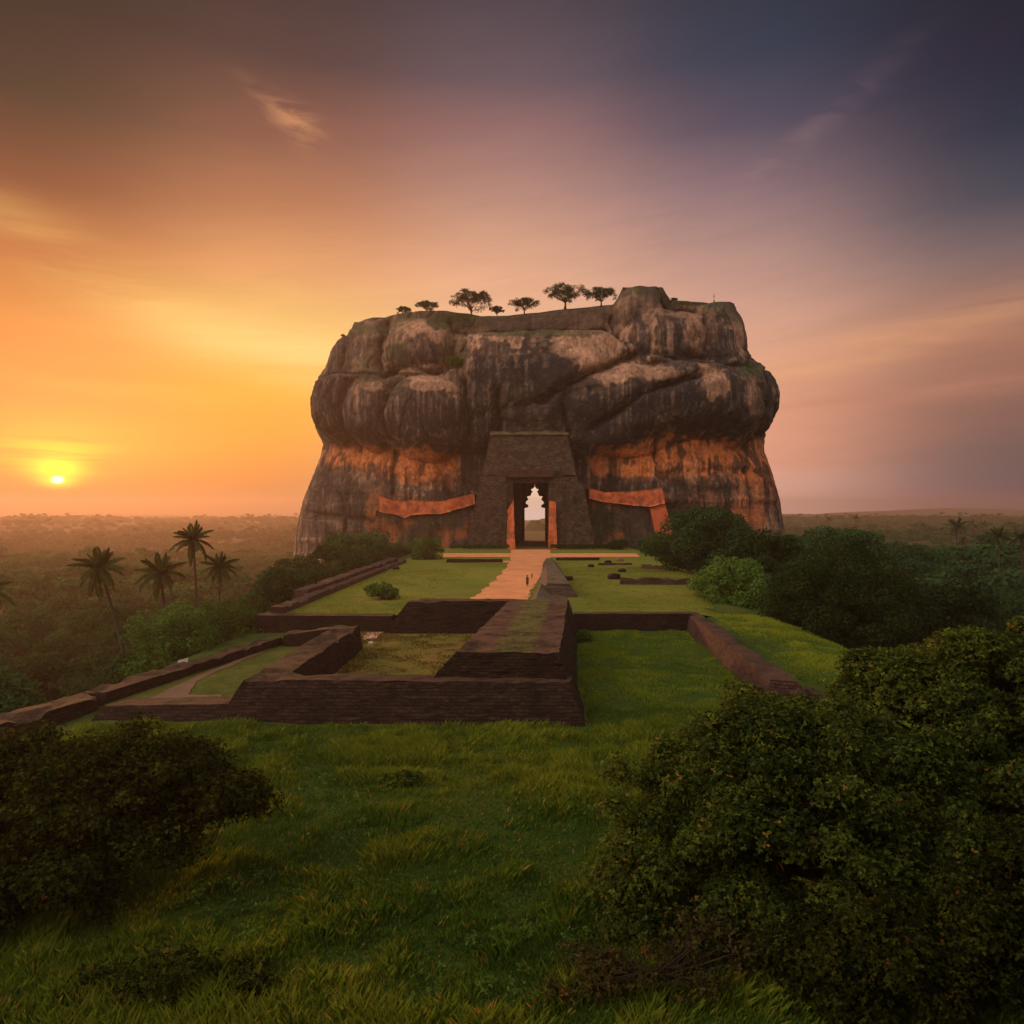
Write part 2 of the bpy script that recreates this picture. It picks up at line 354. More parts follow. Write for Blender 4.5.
M_LEAF_M = leaf_mat('mid_green_leaves', (0.026, 0.066, 0.014), (0.10, 0.155, 0.030))
M_LEAF_O = leaf_mat('olive_leaves', (0.014, 0.038, 0.012), (0.055, 0.095, 0.022))
M_LEAF = leaf_mat('jungle_leaves', (0.015, 0.038, 0.014), (0.055, 0.092, 0.024))
M_LEAF_L = leaf_mat('fresh_leaves', (0.060, 0.130, 0.024), (0.13, 0.21, 0.036))
M_LEAF_D = leaf_mat('dry_leaves', (0.030, 0.030, 0.010), (0.12, 0.085, 0.025), (.16,.07,.03))
M_LEAF_B = leaf_mat('bush_leaves', (0.020, 0.050, 0.010), (0.14, 0.20, 0.030))
M_PALM = leaf_mat('palm_leaves', (0.035, 0.052, 0.014), (0.075, 0.090, 0.022))
M_GRASS = leaf_mat('grass_blades', (0.050, 0.130, 0.014), (0.26, 0.30, 0.028), (0.42, 0.28, 0.06), .4)
M_GRASS_C = leaf_mat('dry_grass_blades', (0.11, 0.105, 0.02), (0.24, 0.17, 0.04), (0.34, 0.2, 0.06), .4)
M_GRASS_L = leaf_mat('mown_grass_blades', (0.15, 0.20, 0.02), (0.30, 0.30, 0.035), (0.34, 0.26, 0.05), .4)

# ------------------------------------------------------------------ the lie of the land
def ground_z(x, y):
    x = np.asarray(x, float); y = np.asarray(y, float); r = np.hypot(x, y)
    jungle = -13.5 - 4.5 * ss(-x, 30, 60) * ss(-y, -400, -60) - ss(r, 60, 420) * np.interp(x / (r + 1), [-.5, -.15, .2], [22, 22, 13]) * (1 - ss(r, 900, 2000)) + 2.5 * ss(r, 900, 2000) + 2.2 * fbm(x / 90, y / 90, o=3, s=3) + 3.0 * fbm(x / 600, y / 600, o=2, s=8) * ss(r, 400, 900)
    site = np.where(y < 84, -1.75 + 0.045 * np.maximum(0, 45 - y), -1.75 + 1.4 * ss(y, 86, 90))
    site = site + 0.16 * fbm(x / 3.2, y / 3.2, o=4, s=5) * ss(y, 92, 84) + 0.3 * fbm(x / 14, y / 14, o=2, s=6) * ss(y, 60, 40)
    site = site + 1.55 * ss(y, 50, 84) * ss(x, 20.5, 22.5) * ss(y, 92, 84)
    right = np.interp(y, [0, 50, 85, 130, 262], [24, 26, 26, 30, 40])
    left = np.interp(y, [0, 50, 85, 262], [-26, -29, -29, -29])
    mr = ss(x, right, right + 34); ml = ss(-x, -left, -left + 16 + 24 * ss(y, 90, 200))
    m = np.clip(1 - mr, 0, 1) * np.clip(1 - ml, 0, 1) * ss(y, 420, 350)
    z = jungle * (1 - m) + site * m
    hill = 98 * ss(-y, -6, 80) * ss(np.abs(x), 260, 120)  # unseen hillside added behind the camera to shade the foreground
    return z + hill
def axis(lo, hi, n0, n1, step, grow=1.07):
    a = list(np.arange(lo, hi + step / 2, step)); s_ = step
    while a[-1] < n1: s_ *= grow; a.append(a[-1] + s_)
    s_ = step; pre = []
    q = lo
    while q > n0: s_ *= grow; q -= s_; pre.append(q)
    return np.array(pre[::-1] + a)
xs = axis(-34, 34, -4200, 4200, 0.6); ys = axis(6, 92, -300, 4400, 0.6)
GX, GY = np.meshgrid(xs, ys); GZ = ground_z(GX, GY)
m_, nb = new_mat('ground_cover'); pos = nb.new('ShaderNodeTexCoord').outputs['Object']
big = nb.noise(pos, .12, 4, .6); mid = nb.noise(pos, .9, 4, .65); fine = nb.noise(pos, 7, 3, .6)
at = nb.new('ShaderNodeAttribute', attribute_name='tint').outputs['Fac']
col = nb.mix(nb.sstep(nb.m('ADD', nb.m('MULTIPLY', big, .6), nb.m('MULTIPLY', mid, .4)), .38, .62), (0.035, 0.070, 0.012), (0.10, 0.12, 0.018))
col = nb.mix(nb.m('MULTIPLY', nb.sstep(fine, .35, .7), .5), col, (0.016, 0.028, 0.006))
col = nb.mix(at, nb.mix(mid, (0.022, 0.034, 0.010), (0.045, 0.050, 0.018)), col)
finish(nb, col, .95, nb.m('ADD', nb.m('MULTIPLY', fine, .5), nb.m('MULTIPLY', mid, 1.5)), .5, .25, .1)
M_GROUND = m_
gm = ss(GX.ravel(), -33, -28) * ss(-GX.ravel(), -60, -34) * ss(-GY.ravel(), -300, -200)
tag(link('ground', mesh_data('ground', np.stack([GX, GY, GZ], -1), grid_faces(len(xs), len(ys)), M_GROUND, tint=gm, smooth=True)), kind='structure')

# terrace behind the ruined platform
def terrace_z(x, y):
    return 0.02 * fbm(x / 4, y / 4, o=2, s=40) - 0.12 * np.maximum(0, x - np.interp(y, [83, 95, 130, 262], [21.5, 24, 32, 42])) ** 1.5
tx = np.arange(-27.5, 46, 1.2); ty = np.arange(83, 266, 1.5)
TX, TY = np.meshgrid(tx, ty); TZ = terrace_z(TX, TY)
tag(link('terrace_lawn', mesh_data('terrace_lawn', np.stack([TX, TY, TZ], -1), grid_faces(len(tx), len(ty)), M_LAWN, smooth=True)), kind='structure')

def flat_poly(name, pts, z, mat, kind='structure', jit=0.0, step=1.0, seed=1, thick=0.0):
    rng = np.random.default_rng(seed); out = []
    n = len(pts)
    for i in range(n):
        a, b2 = np.array(pts[i][:2], float), np.array(pts[(i + 1) % n][:2], float)
        k = max(1, int(np.linalg.norm(b2 - a) / step))
        for q in range(k):
            p = a + (b2 - a) * q / k
            if q and jit: p = p + rng.normal(0, jit, 2)
            out.append(p)
    bm = bmesh.new(); vs = [bm.verts.new((p[0], p[1], z)) for p in out]; f = bm.faces.new(vs)
    if f.normal.z < 0: f.normal_flip()
    bmesh.ops.triangulate(bm, faces=[f])
    me = bpy.data.meshes.new(name); bm.to_mesh(me); bm.free(); me.materials.append(mat)
    o = link(name, me)
    if kind: tag(o, kind=kind)
    return o
# the sand path: from the gate, across the cross path, down to the block; its left edge steps out and in
zig = []
le = [(510,557),(511,561),(507,565),(508,567),(502,571),(503,573.5),(496,577),(497,579.5),(489,584),(489,586.5),(481,590),(481,592.5),(472,597),(468,602)]
for px, py in le: zig.append(P(px, py, 0.05))
re_ = [(527,602),(530,592),(537,582),(543,572),(548,562),(551,556)]
path_pts = [P(511,549.5,.05), P(510,557,.05)] + zig[1:] + [(-6.5, 83.2), (1.5, 83.2)] + [P(a, c_, .05) for a, c_ in re_] + [P(550, 549.5, .05)]
flat_poly('path', path_pts, 0.06, M_PATH, jit=0.16, step=.7)
flat_poly('path', [P(443,557.2), P(444,553.4), P(511,553.4), P(511,557.2)], 0.055, M_PATH, jit=.1, step=2, seed=3)
flat_poly('path', [P(549.5,557.4), P(549.5,553.4), P(636,553.6), P(640,557.0)], 0.055, M_PATH, jit=.1, step=2, seed=4)
flat_poly('path', [P(475,562.6), P(476,561), P(511,561), P(512,562.8)], 0.055, M_PATH, jit=.1, step=2, seed=5)
flat_poly('courtyard_floor', [(-14.6, 48.5), (-5, 48.5), (-2.8, 79.5), (-14.8, 80.5), (-17.0, 80.5), (-17.0, 72)], -1.50, M_COURT, jit=0)
flat_poly('path', [P(364,640,-1.5), P(366,633,-1.5), P(381,633,-1.5), P(376,638.5,-1.5)], -1.46, plain('pale_sand', (.75,.42,.28),.9,.15,1.0), jit=.05, step=.6, seed=8)
M_CURB = plain('worn_earth_path', (0.20, 0.115, 0.07), .95, .3, 1.2)
flat_poly('path', [P(120,708,-1.5), P(150,699,-1.5), P(205,673.5,-1.5), P(290,639.5,-1.5), P(295,639.5,-1.5), P(211,675,-1.5), P(196,683,-1.5), P(188,695.5,-1.5), P(222,695.5,-1.5), P(216,702,-1.5), P(160,704,-1.5)], -1.42, M_CURB, jit=.07, step=.8, seed=9)
flat_poly('grass_strip', [(-27.5,49.0), (-17.5,49.0), (-17.5,73.5), (-22.6,73.5)], -1.46, M_STRIP, jit=.0)
# ------------------------------------------------------------------ walls
FOOT = []
def hexa_geo(bot, top, zb, zt, res=0.3, rough=0.12, course=0.24, seed=0, jag=0.0, bottom=False):
    bot = np.asarray(bot, float); top = np.asarray(top, float)
    zb = np.ones(4) * zb; zt = np.ones(4) * zt
    B = np.concatenate([bot, zb[:, None]], 1); T = np.concatenate([top, zt[:, None]], 1)
    parts = []
    def face(a, b2, c_, d2):
        nu = max(2, int(max(np.linalg.norm(b2 - a), np.linalg.norm(c_ - d2)) / res) + 1)
        nv = max(2, int(max(np.linalg.norm(d2 - a), np.linalg.norm(c_ - b2)) / min(res, course * .55)) + 1) if abs(a[2] - d2[2]) > .3 else max(2, int(np.linalg.norm(d2 - a) / res) + 1)
        u = np.linspace(0, 1, nu)[None, :, None]; v = np.linspace(0, 1, nv)[:, None, None]
        g = (a * (1 - u) + b2 * u) * (1 - v) + (d2 * (1 - u) + c_ * u) * v
        parts.append((g.reshape(-1, 3), grid_faces(nu, nv)))
    for i in range(4): face(B[i], B[(i + 1) % 4], T[(i + 1) % 4], T[i])
    face(T[0], T[1], T[2], T[3])
    if bottom: face(B[3], B[2], B[1], B[0])
    V, Q = merge(parts)
    x, y, z = V.T.copy()
    q = np.floor((z + 0.05 * vn(x * .5, y * .5, 0, seed)) / course)
    dx = 0.45 * vn(x * 1.6, y * 1.6, q * 5.3, seed + 1) + 0.8 * fbm(x * .35, y * .35, z * .35, 3, seed + 2)
    dy = 0.45 * vn(x * 1.6 + 50, y * 1.6, q * 5.3, seed + 3) + 0.8 * fbm(x * .35, y * .35 + 31, z * .35, 3, seed + 4)
    V[:, 0] += rough * dx; V[:, 1] += rough * dy
    zmin = zb.min()
    k = np.clip((z - zmin) / max(.01, (zt.max() - zmin)), 0, 1)
    V[:, 2] += k * (rough * 0.7 * fbm(x * .8, y * .8, 7.0, 3, seed + 5) - jag * ss(fbm(x * .45, y * .45, 3.0, 3, seed + 6), .05, .45))
    return V, Q
def wall(name, bot, top, zb, zt, mat, label=None, cat='wall', parent=None, foot=True, **k):
    V, Q = hexa_geo(bot, top, zb, zt, **k)
    o = link(name, mesh_data(name, V, Q, mat), parent)
    if label: tag(o, label, cat)
    if foot: FOOT.append(np.asarray(bot, float))
    return o

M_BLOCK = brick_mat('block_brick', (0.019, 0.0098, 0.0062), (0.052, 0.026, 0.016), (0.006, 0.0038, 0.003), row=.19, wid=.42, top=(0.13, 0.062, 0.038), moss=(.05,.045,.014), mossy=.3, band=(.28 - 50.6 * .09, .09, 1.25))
plat = empty('brick_platform', (0, 0, 0)); tag(plat, 'dark brick ruin platform with sunken courtyard and raised block, in front of the meadow', 'ruin')
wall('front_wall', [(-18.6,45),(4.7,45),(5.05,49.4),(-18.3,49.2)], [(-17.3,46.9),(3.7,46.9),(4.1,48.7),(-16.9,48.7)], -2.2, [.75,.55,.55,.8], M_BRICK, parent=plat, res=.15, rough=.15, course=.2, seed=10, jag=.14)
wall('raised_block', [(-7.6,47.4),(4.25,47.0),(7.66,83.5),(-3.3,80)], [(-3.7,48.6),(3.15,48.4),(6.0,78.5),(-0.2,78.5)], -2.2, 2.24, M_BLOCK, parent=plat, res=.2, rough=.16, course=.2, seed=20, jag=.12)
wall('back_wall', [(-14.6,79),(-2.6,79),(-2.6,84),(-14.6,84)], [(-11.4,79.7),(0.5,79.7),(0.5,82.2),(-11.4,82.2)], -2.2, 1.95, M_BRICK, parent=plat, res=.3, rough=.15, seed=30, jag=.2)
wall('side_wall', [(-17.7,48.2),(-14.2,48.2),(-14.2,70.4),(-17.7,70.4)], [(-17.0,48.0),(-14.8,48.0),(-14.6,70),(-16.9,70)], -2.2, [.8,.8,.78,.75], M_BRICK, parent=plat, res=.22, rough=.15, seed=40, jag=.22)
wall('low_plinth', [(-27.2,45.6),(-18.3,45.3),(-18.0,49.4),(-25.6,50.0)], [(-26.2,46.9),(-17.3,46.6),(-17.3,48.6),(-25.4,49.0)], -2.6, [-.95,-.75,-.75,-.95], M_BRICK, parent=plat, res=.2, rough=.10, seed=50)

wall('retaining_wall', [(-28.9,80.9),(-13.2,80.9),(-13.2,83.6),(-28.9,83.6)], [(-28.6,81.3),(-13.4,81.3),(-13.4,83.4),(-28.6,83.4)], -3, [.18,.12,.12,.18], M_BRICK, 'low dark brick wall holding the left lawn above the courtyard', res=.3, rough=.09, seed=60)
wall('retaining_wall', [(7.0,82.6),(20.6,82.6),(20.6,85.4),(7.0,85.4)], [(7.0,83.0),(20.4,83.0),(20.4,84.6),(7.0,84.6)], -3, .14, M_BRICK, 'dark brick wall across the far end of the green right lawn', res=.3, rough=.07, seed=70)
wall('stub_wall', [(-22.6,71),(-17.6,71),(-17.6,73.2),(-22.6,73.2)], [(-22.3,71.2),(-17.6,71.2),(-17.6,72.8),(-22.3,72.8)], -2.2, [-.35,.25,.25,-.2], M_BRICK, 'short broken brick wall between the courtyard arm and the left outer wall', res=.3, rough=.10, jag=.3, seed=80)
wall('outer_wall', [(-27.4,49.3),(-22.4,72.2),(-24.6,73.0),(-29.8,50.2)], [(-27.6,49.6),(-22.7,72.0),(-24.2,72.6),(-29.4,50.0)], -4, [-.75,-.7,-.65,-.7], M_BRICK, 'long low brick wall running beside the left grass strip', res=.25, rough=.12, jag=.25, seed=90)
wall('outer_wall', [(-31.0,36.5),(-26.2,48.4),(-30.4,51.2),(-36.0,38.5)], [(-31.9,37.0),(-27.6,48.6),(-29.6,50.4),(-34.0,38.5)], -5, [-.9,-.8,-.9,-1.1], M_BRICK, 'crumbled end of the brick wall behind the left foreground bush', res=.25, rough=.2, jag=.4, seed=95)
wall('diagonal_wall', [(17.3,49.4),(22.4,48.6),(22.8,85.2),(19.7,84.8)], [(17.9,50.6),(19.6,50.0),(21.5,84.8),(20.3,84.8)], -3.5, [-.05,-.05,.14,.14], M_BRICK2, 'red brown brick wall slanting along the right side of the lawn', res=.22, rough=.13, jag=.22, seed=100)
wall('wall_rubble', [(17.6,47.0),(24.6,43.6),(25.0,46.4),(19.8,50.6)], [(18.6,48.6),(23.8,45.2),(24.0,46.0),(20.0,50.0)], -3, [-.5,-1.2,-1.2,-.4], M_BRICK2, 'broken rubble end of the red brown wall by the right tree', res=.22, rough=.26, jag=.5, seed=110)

ridge = empty('ridge_wall', (0, 0, 0)); tag(ridge, 'thick mossy brick wall beside the sand path, behind the raised block', 'wall')
M_MOSSY = brick_mat('mossy_brick', (0.10,0.065,0.048), (0.16,0.10,0.075), (0.04,0.03,0.02), top=(0.17,0.12,0.075), mossy=.6)
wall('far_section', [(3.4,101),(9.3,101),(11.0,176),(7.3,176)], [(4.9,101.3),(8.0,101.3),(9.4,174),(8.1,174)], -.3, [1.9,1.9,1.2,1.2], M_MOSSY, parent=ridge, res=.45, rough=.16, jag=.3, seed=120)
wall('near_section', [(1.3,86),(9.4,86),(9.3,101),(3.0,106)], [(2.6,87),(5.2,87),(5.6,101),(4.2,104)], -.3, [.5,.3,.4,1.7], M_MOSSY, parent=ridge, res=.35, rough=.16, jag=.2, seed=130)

edge_w = empty('stepped_edge_wall', (0, 0, 0)); tag(edge_w, 'long stepped brick wall along the left edge of the upper lawn', 'wall')
wall('inner_step', [(-28.2,84),(-25.9,84),(-25.2,178),(-27.6,178)], [(-27.9,84),(-26.4,84),(-25.8,178),(-27.2,178)], -2, [.75,.75,.6,.6], M_BRICK2, parent=edge_w, res=.5, rough=.14, jag=.3, seed=140)
wall('outer_step', [(-30.6,100),(-28.0,100),(-27.4,176),(-30.2,176)], [(-30.0,100),(-28.1,100),(-27.5,176),(-29.6,176)], -4, [1.1,1.1,1.2,1.2], M_BRICK2, parent=edge_w, res=.5, rough=.16, jag=.5, seed=150)
wall('kerb_wall', [P(446,562.5),P(503,562.5),P(503,558.2),P(446,558.2)], [P(446,561.6),P(502.5,561.6),P(502.5,559),P(446,559)], -.2, .85, M_BRICK, 'low dark wall left of the path, between the lawn and the cross path', res=.6, rough=.12, seed=160, foot=False) if False else None
def low_wall(px0, px1, py, h, th, label, mat=None, seed=0, jag=.2, skew=0.0):
    d = (EYE) * F / (py - HY); x0, x1 = X(px0, d), X(px1, d)
    return wall('low_wall', [(x0,d),(x1,d+skew),(x1,d+skew+th),(x0,d+th)], [(x0+.15,d+.15),(x1-.15,d+skew+.15),(x1-.15,d+skew+th-.15),(x0+.15,d+th-.15)], -.3, h, mat or M_BRICK, label, res=.5, rough=.14, jag=jag, seed=seed)
low_wall(446, 503, 562.6, .85, 1.6, 'low dark wall left of the path, between lawn and cross path', seed=160)
low_wall(556, 600, 560.5, .7, 1.4, 'low dark wall right of the path below the cross path', seed=170, jag=.5)
low_wall(620, 690, 584.5, 1.15, 1.4, 'low reddish ruin wall at the edge of the broad right tree', M_BRICK2, 180, .4, -1)
low_wall(642, 662, 568.5, .9, 1.4, 'short ruin wall stub beneath the broad right tree', M_BRICK2, 190, .4, -3)
low_wall(598, 634, 565.5, .45, 1.2, 'thin broken line of bricks crossing the right terrace lawn', M_BRICK2, 200, .4, 2)

def boulder_mesh(name, r, seed, mat, flat=.6, n=14):
    u = np.linspace(0, 2 * math.pi, n * 2, endpoint=False); v = np.linspace(-.5, .5, n) * math.pi
    U, W = np.meshgrid(u, v); D = np.stack([np.cos(W) * np.cos(U), np.cos(W) * np.sin(U), np.sin(W)], -1).reshape(-1, 3)
    rr = 1 + .35 * fbm(D[:, 0] * 1.5, D[:, 1] * 1.5, D[:, 2] * 1.5, 3, seed)
    V = np.clip(D * rr[:, None] * r, -r * .85, r * .85) * np.array([1, .8, flat])
    return mesh_data(name, V, grid_faces(2 * n, n, 0, True), mat)
stones = [(568,580.5,1.0,'dark stone block near the mossy wall on the right terrace'), (614,579,1.3,'dark broken stone beside the low reddish ruin wall'),
          (622,572,.9,'small dark stone on the upper right terrace lawn'), (591,567,.8,'small stone by the dark wall below the right cross path'), (608,563.5,1.0,'stone at the end of the dark wall right of the path'),
          (396,569.5,.8,'dark stone at the upper left corner of the left lawn'), (619,561,1.2,'pale block at the end of the right cross path')]
for i, (px, py, r_, lb) in enumerate(stones):
    x_, y_, _ = P(px, py); tag(link('ruin_stone', boulder_mesh('ruin_stone', r_, 300 + i, M_BRICK if i != 6 else M_CURB), loc=(x_, y_, r_ * .3)), lb, 'stone')

# ------------------------------------------------------------------ the great rock
SIL_L = [(575,290),(560,293),(530,296),(500,303),(478,312),(455,321),(443,323),(432,317),(415,311),(400,310),(385,314),(373,321),(366,326),(350,331),(340,338),(333,349),(323,354),(300,356)]
SIL_R = [(575,789),(535,785),(500,780),(472,772),(450,764),(436,765),(420,773),(408,779),(392,780),(378,775),(366,764),(358,752),(352,748),(337,747),(320,743),(309,736),(300,733)]
TOPL = [(300,333),(340,333),(350,330),(356,323),(386,322),(398,319),(410,315),(430,312),(452,313),(466,318),(500,316),(540,312),(580,307),(612,304),(617,297),(622,288.5),(640,288),(660,288.5),(665,301),(690,303.5),(720,306),(738,310),(760,330)]
def tab(t, k, q):
    a = np.array(sorted(t), float); return np.interp(q, a[:, 0], a[:, 1])
CYR, HD, ZB = 306.0, 43.0, -34.0
NT_F, NT_B, NZ, EXP = 860, 140, 330, 2.9
tt = np.concatenate([np.linspace(math.pi, 2 * math.pi, NT_F, endpoint=False), np.linspace(2 * math.pi, 3 * math.pi, NT_B, endpoint=False)])
ct, st = np.cos(tt), np.sin(tt)
sx = np.sign(ct) * np.abs(ct) ** (2 / EXP); sy = np.sign(st) * np.abs(st) ** (2 / EXP)
vv = np.linspace(0, 1, NZ)[:, None]
px_top = 512 + 730 * (14.1 + 73 * sx) / (306 + 35 * sy)
Htop = 11.25 + (516 - tab(TOPL, 0, px_top)) * (CYR + sy * 34) / 730
Zr = ZB + vv * (Htop[None, :] - ZB)
DW = 286.0
pyw = 516 - (Zr - 11.25) * 730 / DW
XL = (tab(SIL_L, 0, pyw) - 512) / 730; XR = (tab(SIL_R, 0, pyw) - 512) / 730      # slopes x/y of the outline
wid = XR - XL
prof = 0.55 * (wid - wid[0:1].mean()) * DW / 2
hd = HD + np.clip(prof * .6, -14, 6)
Yb = CYR + sy[None, :] * hd
# widest visible point of each level touches the outline
def half(sl, sgn):
    h = np.full_like(Zr, 80.0)
    s_ = np.linspace(0, 1, 60)[:, None, None]
    sel = np.linspace(0, NZ - 1, 40).astype(int)
    return h
cxr = (XL + XR) / 2 * DW
ang = np.linspace(0.02, math.pi / 2, 80); csx = np.cos(ang) ** (2 / EXP); csy = -np.sin(ang) ** (2 / EXP)
HL = np.zeros_like(Zr); HR = np.zeros_like(Zr)
hwL = cxr - XL * DW; hwR = XR * DW - cxr
for it in range(6):
    for W_, sgn, sl in ((hwL, -1, XL), (hwR, 1, XR)):
        best = np.full(Zr.shape, -1e9)
        for k in range(0, 80, 3): best = np.maximum(best, sgn * (cxr + sgn * W_ * csx[k]) / (CYR + csy[k] * hd))
        W_ += (sgn * sl - best) * DW
Xb = cxr + np.where(sx[None, :] < 0, hwL * sx[None, :], hwR * sx[None, :])
nx = (sx[None, :] / 82) * np.ones_like(Zr); ny = (sy[None, :] / 43) * np.ones_like(Zr)
nx = np.sign(ct)[None] * np.abs(ct)[None] ** (2 - 2 / EXP) / 82 * np.ones_like(Zr); ny = np.sign(st)[None] * np.abs(st)[None] ** (2 - 2 / EXP) / 43 * np.ones_like(Zr)
nl = np.hypot(nx, ny) + 1e-9; nx, ny = nx / nl, ny / nl
front = ss(-ny, .35, .8)
QX = 512 + 730 * Xb / Yb; QY = 516 - 730 * (Zr - 11.25) / Yb      # where each point of the undisplaced rock lies, used as face coordinates
disp = 1.6 * fbm(Xb / 30, Yb / 30, Zr / 22, 4, 400)
disp += 1.0 * fbm(Xb / 6, Yb / 6, Zr / 18, 3, 410) + .45 * fbm(Xb / 2.2, Yb / 2.2, Zr / 4, 4, 415)
disp -= .8 * np.clip(1 - np.abs(fbm(Xb / 11, Yb / 11, Zr / 34, 2, 417)) / .07, 0, 1)
# bulging tiers: overhang above the red hollow, undercut below
wob = 10 * fbm(QX / 70, 0 * QX, 2.0, 3, 420)
under = tab([(0,452),(325,444),(380,448),(450,455),(520,452),(590,462),(640,440),(700,430),(745,438),(790,446)], 0, QX)
under = np.interp(QX, [300,325,380,450,520,590,640,700,745,790], [440,444,446,456,455,464,440,432,438,446])
t_ = (QY - under)
disp += 5.0 * ss(t_, 4, -18) * front - 1.2 * np.exp(-((t_ - 12) / 14) ** 2) * front
up_edge = np.interp(QX, [330,385,450,470,520,560,600,640,680,740,760], [378,376,372,335,333,332,333,352,362,366,370]) + wob * .3
disp -= 4.5 * ss(QY, up_edge + 3, up_edge - 6) * front
rim = ss(QY, 333 + wob * .2, 328) * ss(QX, 452, 470) * ss(QX, 625, 606)
disp -= 5 * rim * front
bul = [(418,348,34,30,10),(374,352,24,32,6.5),(345,360,18,28,5),(428,420,46,44,9.5),(376,415,24,38,7.5),(342,410,20,38,6),(318,400,16,30,2),(480,418,24,36,5),
       (545,380,75,50,4.5),(490,375,40,40,3),(665,338,46,30,9),(722,336,30,36,7.5),(640,308,25,22,5),(700,400,76,40,9.5),(620,412,72,46,6),(764,398,22,40,6),(665,420,40,26,6),(735,405,26,44,9),
       (560,450,60,60,1.5),(345,500,40,50,2.5),(420,480,60,40,1.5),(700,490,70,50,2.5),(760,500,30,60,2.5),(310,520,22,60,2)]
bd = np.zeros_like(Zr)
for (a, c_, rx, ry, am) in bul:
    jx = 5 * fbm(QX / 25, QY / 25, am, 3, 430)
    r2 = ((QX - a + jx) / rx) ** 2 + ((QY - c_ + jx) / ry) ** 2
    bd = np.maximum(bd, am * np.clip(1 - r2, 0, 1) ** .45)
disp += bd * front
# diagonal ledge lines and horizontal bedding low down
for pts, w_, dep in (([(590,428),(640,395),(700,378),(760,372)], 5, -1.6), ([(540,404),(575,382),(640,354),(720,366)], 4, -1.8), ([(470,420),(560,400),(600,390)], 4, -1.4), ([(395,450),(460,470),(500,500)], 4, -1.2), ([(600,478),(700,470),(780,478)], 4, -1.2), ([(320,470),(400,478),(470,500)], 5, -1.3)):
    a = np.array(pts, float); yy = np.interp(QX, a[:, 0], a[:, 1]) + 5 * fbm(QX / 20, 0 * QX, 5, 3, 440)
    disp += dep * np.exp(-((QY - yy) / w_) ** 2) * ss(QX, a[0, 0] - 6, a[0, 0] + 8) * ss(QX, a[-1, 0] + 6, a[-1, 0] - 8) * front
CREASE = [[(350,325),(351,345),(347,374)], [(389,322),(386,345),(384,378)], [(450,322),(453,345),(447,374)], [(316,379),(335,375),(384,379),(400,373),(447,374),(466,352)],
    [(335,377),(330,400),(337,444)], [(355,383),(350,410),(359,447)], [(399,390),(391,415),(396,440),(410,452)], [(466,385),(472,420),(467,452)],
    [(614,316),(620,342),(640,356),(700,367),(749,369)], [(700,310),(705,335),(700,352),(707,367)], [(540,405),(575,385),(618,363),(640,356)], [(590,430),(640,398),(692,381)],
    [(745,371),(752,400),(743,442)], [(764,362),(759,398),(765,438)], [(452,333),(520,331),(610,328)], [(664,303),(672,312),(700,311)],
    [(322,470),(343,500),(350,560)], [(440,470),(453,505)], [(700,478),(706,530)], [(745,470),(752,545)], [(300,512),(372,522)], [(395,452),(392,495)], [(655,440),(662,478)], [(500,395),(498,430)], [(560,400),(566,434)]]
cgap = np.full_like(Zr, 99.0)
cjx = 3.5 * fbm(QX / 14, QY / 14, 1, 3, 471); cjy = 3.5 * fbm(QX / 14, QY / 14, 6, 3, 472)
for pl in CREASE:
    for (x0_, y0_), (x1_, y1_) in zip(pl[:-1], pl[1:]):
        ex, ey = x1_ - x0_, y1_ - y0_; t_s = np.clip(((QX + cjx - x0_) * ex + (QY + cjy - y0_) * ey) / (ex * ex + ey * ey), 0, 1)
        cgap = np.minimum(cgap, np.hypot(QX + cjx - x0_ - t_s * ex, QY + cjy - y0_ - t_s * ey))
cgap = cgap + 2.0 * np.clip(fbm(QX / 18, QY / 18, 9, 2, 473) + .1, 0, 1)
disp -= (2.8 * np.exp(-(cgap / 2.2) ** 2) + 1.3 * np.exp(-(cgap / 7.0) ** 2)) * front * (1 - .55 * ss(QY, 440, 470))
disp += .5 * vn(QX / 60, QY / 5.0, 3, 450) * ss(QY, 460, 490) * front
disp *= ss(vv, 0, .05)
disp = np.where(np.abs(ny) < .35, disp * .6, disp)
Xd = Xb + nx * disp; Yd = Yb + ny * disp; Zd = Zr + .0
for it in range(3):                       # bring the widest visible point of each level back to the outline
    pr = 512 + 730 * Xd / Yd
    for sgn, tb in ((1, SIL_R), (-1, SIL_L)):
        i_ = np.argmax(sgn * pr, 1); rr_ = np.arange(NZ)
        pyx = 516 - 730 * (Zd[rr_, i_] - 11.25) / Yd[rr_, i_]
        dl = (tab(tb, 0, pyx) - pr[rr_, i_]) / 730 * Yd[rr_, i_]
        dl = np.convolve(np.pad(dl, 4, 'edge'), np.ones(9) / 9, 'valid')
        Xd = Xd + dl[:, None] * np.clip(sgn * sx[None, :], 0, 1) ** 2
Zd = Zd - 1.5 * ss(vv, .96, 1) * 0
# cap
caps = []
K = 16
cxm, cym = Xd[-1].mean(), CYR
for i in range(1, K + 1):
    f = 1 - (i / K) ** 1.7
    xx = cxm + (Xd[-1] - cxm) * f; yy = cym + (Yd[-1] - cym) * f
    zz = Zd[-1] + 1.0 * math.sin(min(1, i / 4) * math.pi / 2) * 0.4 + 1.0 * fbm(xx / 9, yy / 9, 0, 3, 460) * min(1, i / 3)
    f2 = min(1, i / 5); zz = zz * (1 - f2 * .9) + f2 * .9 * 88.0
    caps.append((xx, yy, zz))
AX = np.concatenate([Xd] + [c_[0][None] for c_ in caps]); AY = np.concatenate([Yd] + [c_[1][None] for c_ in caps]); AZ = np.concatenate([Zd] + [c_[2][None] for c_ in caps])
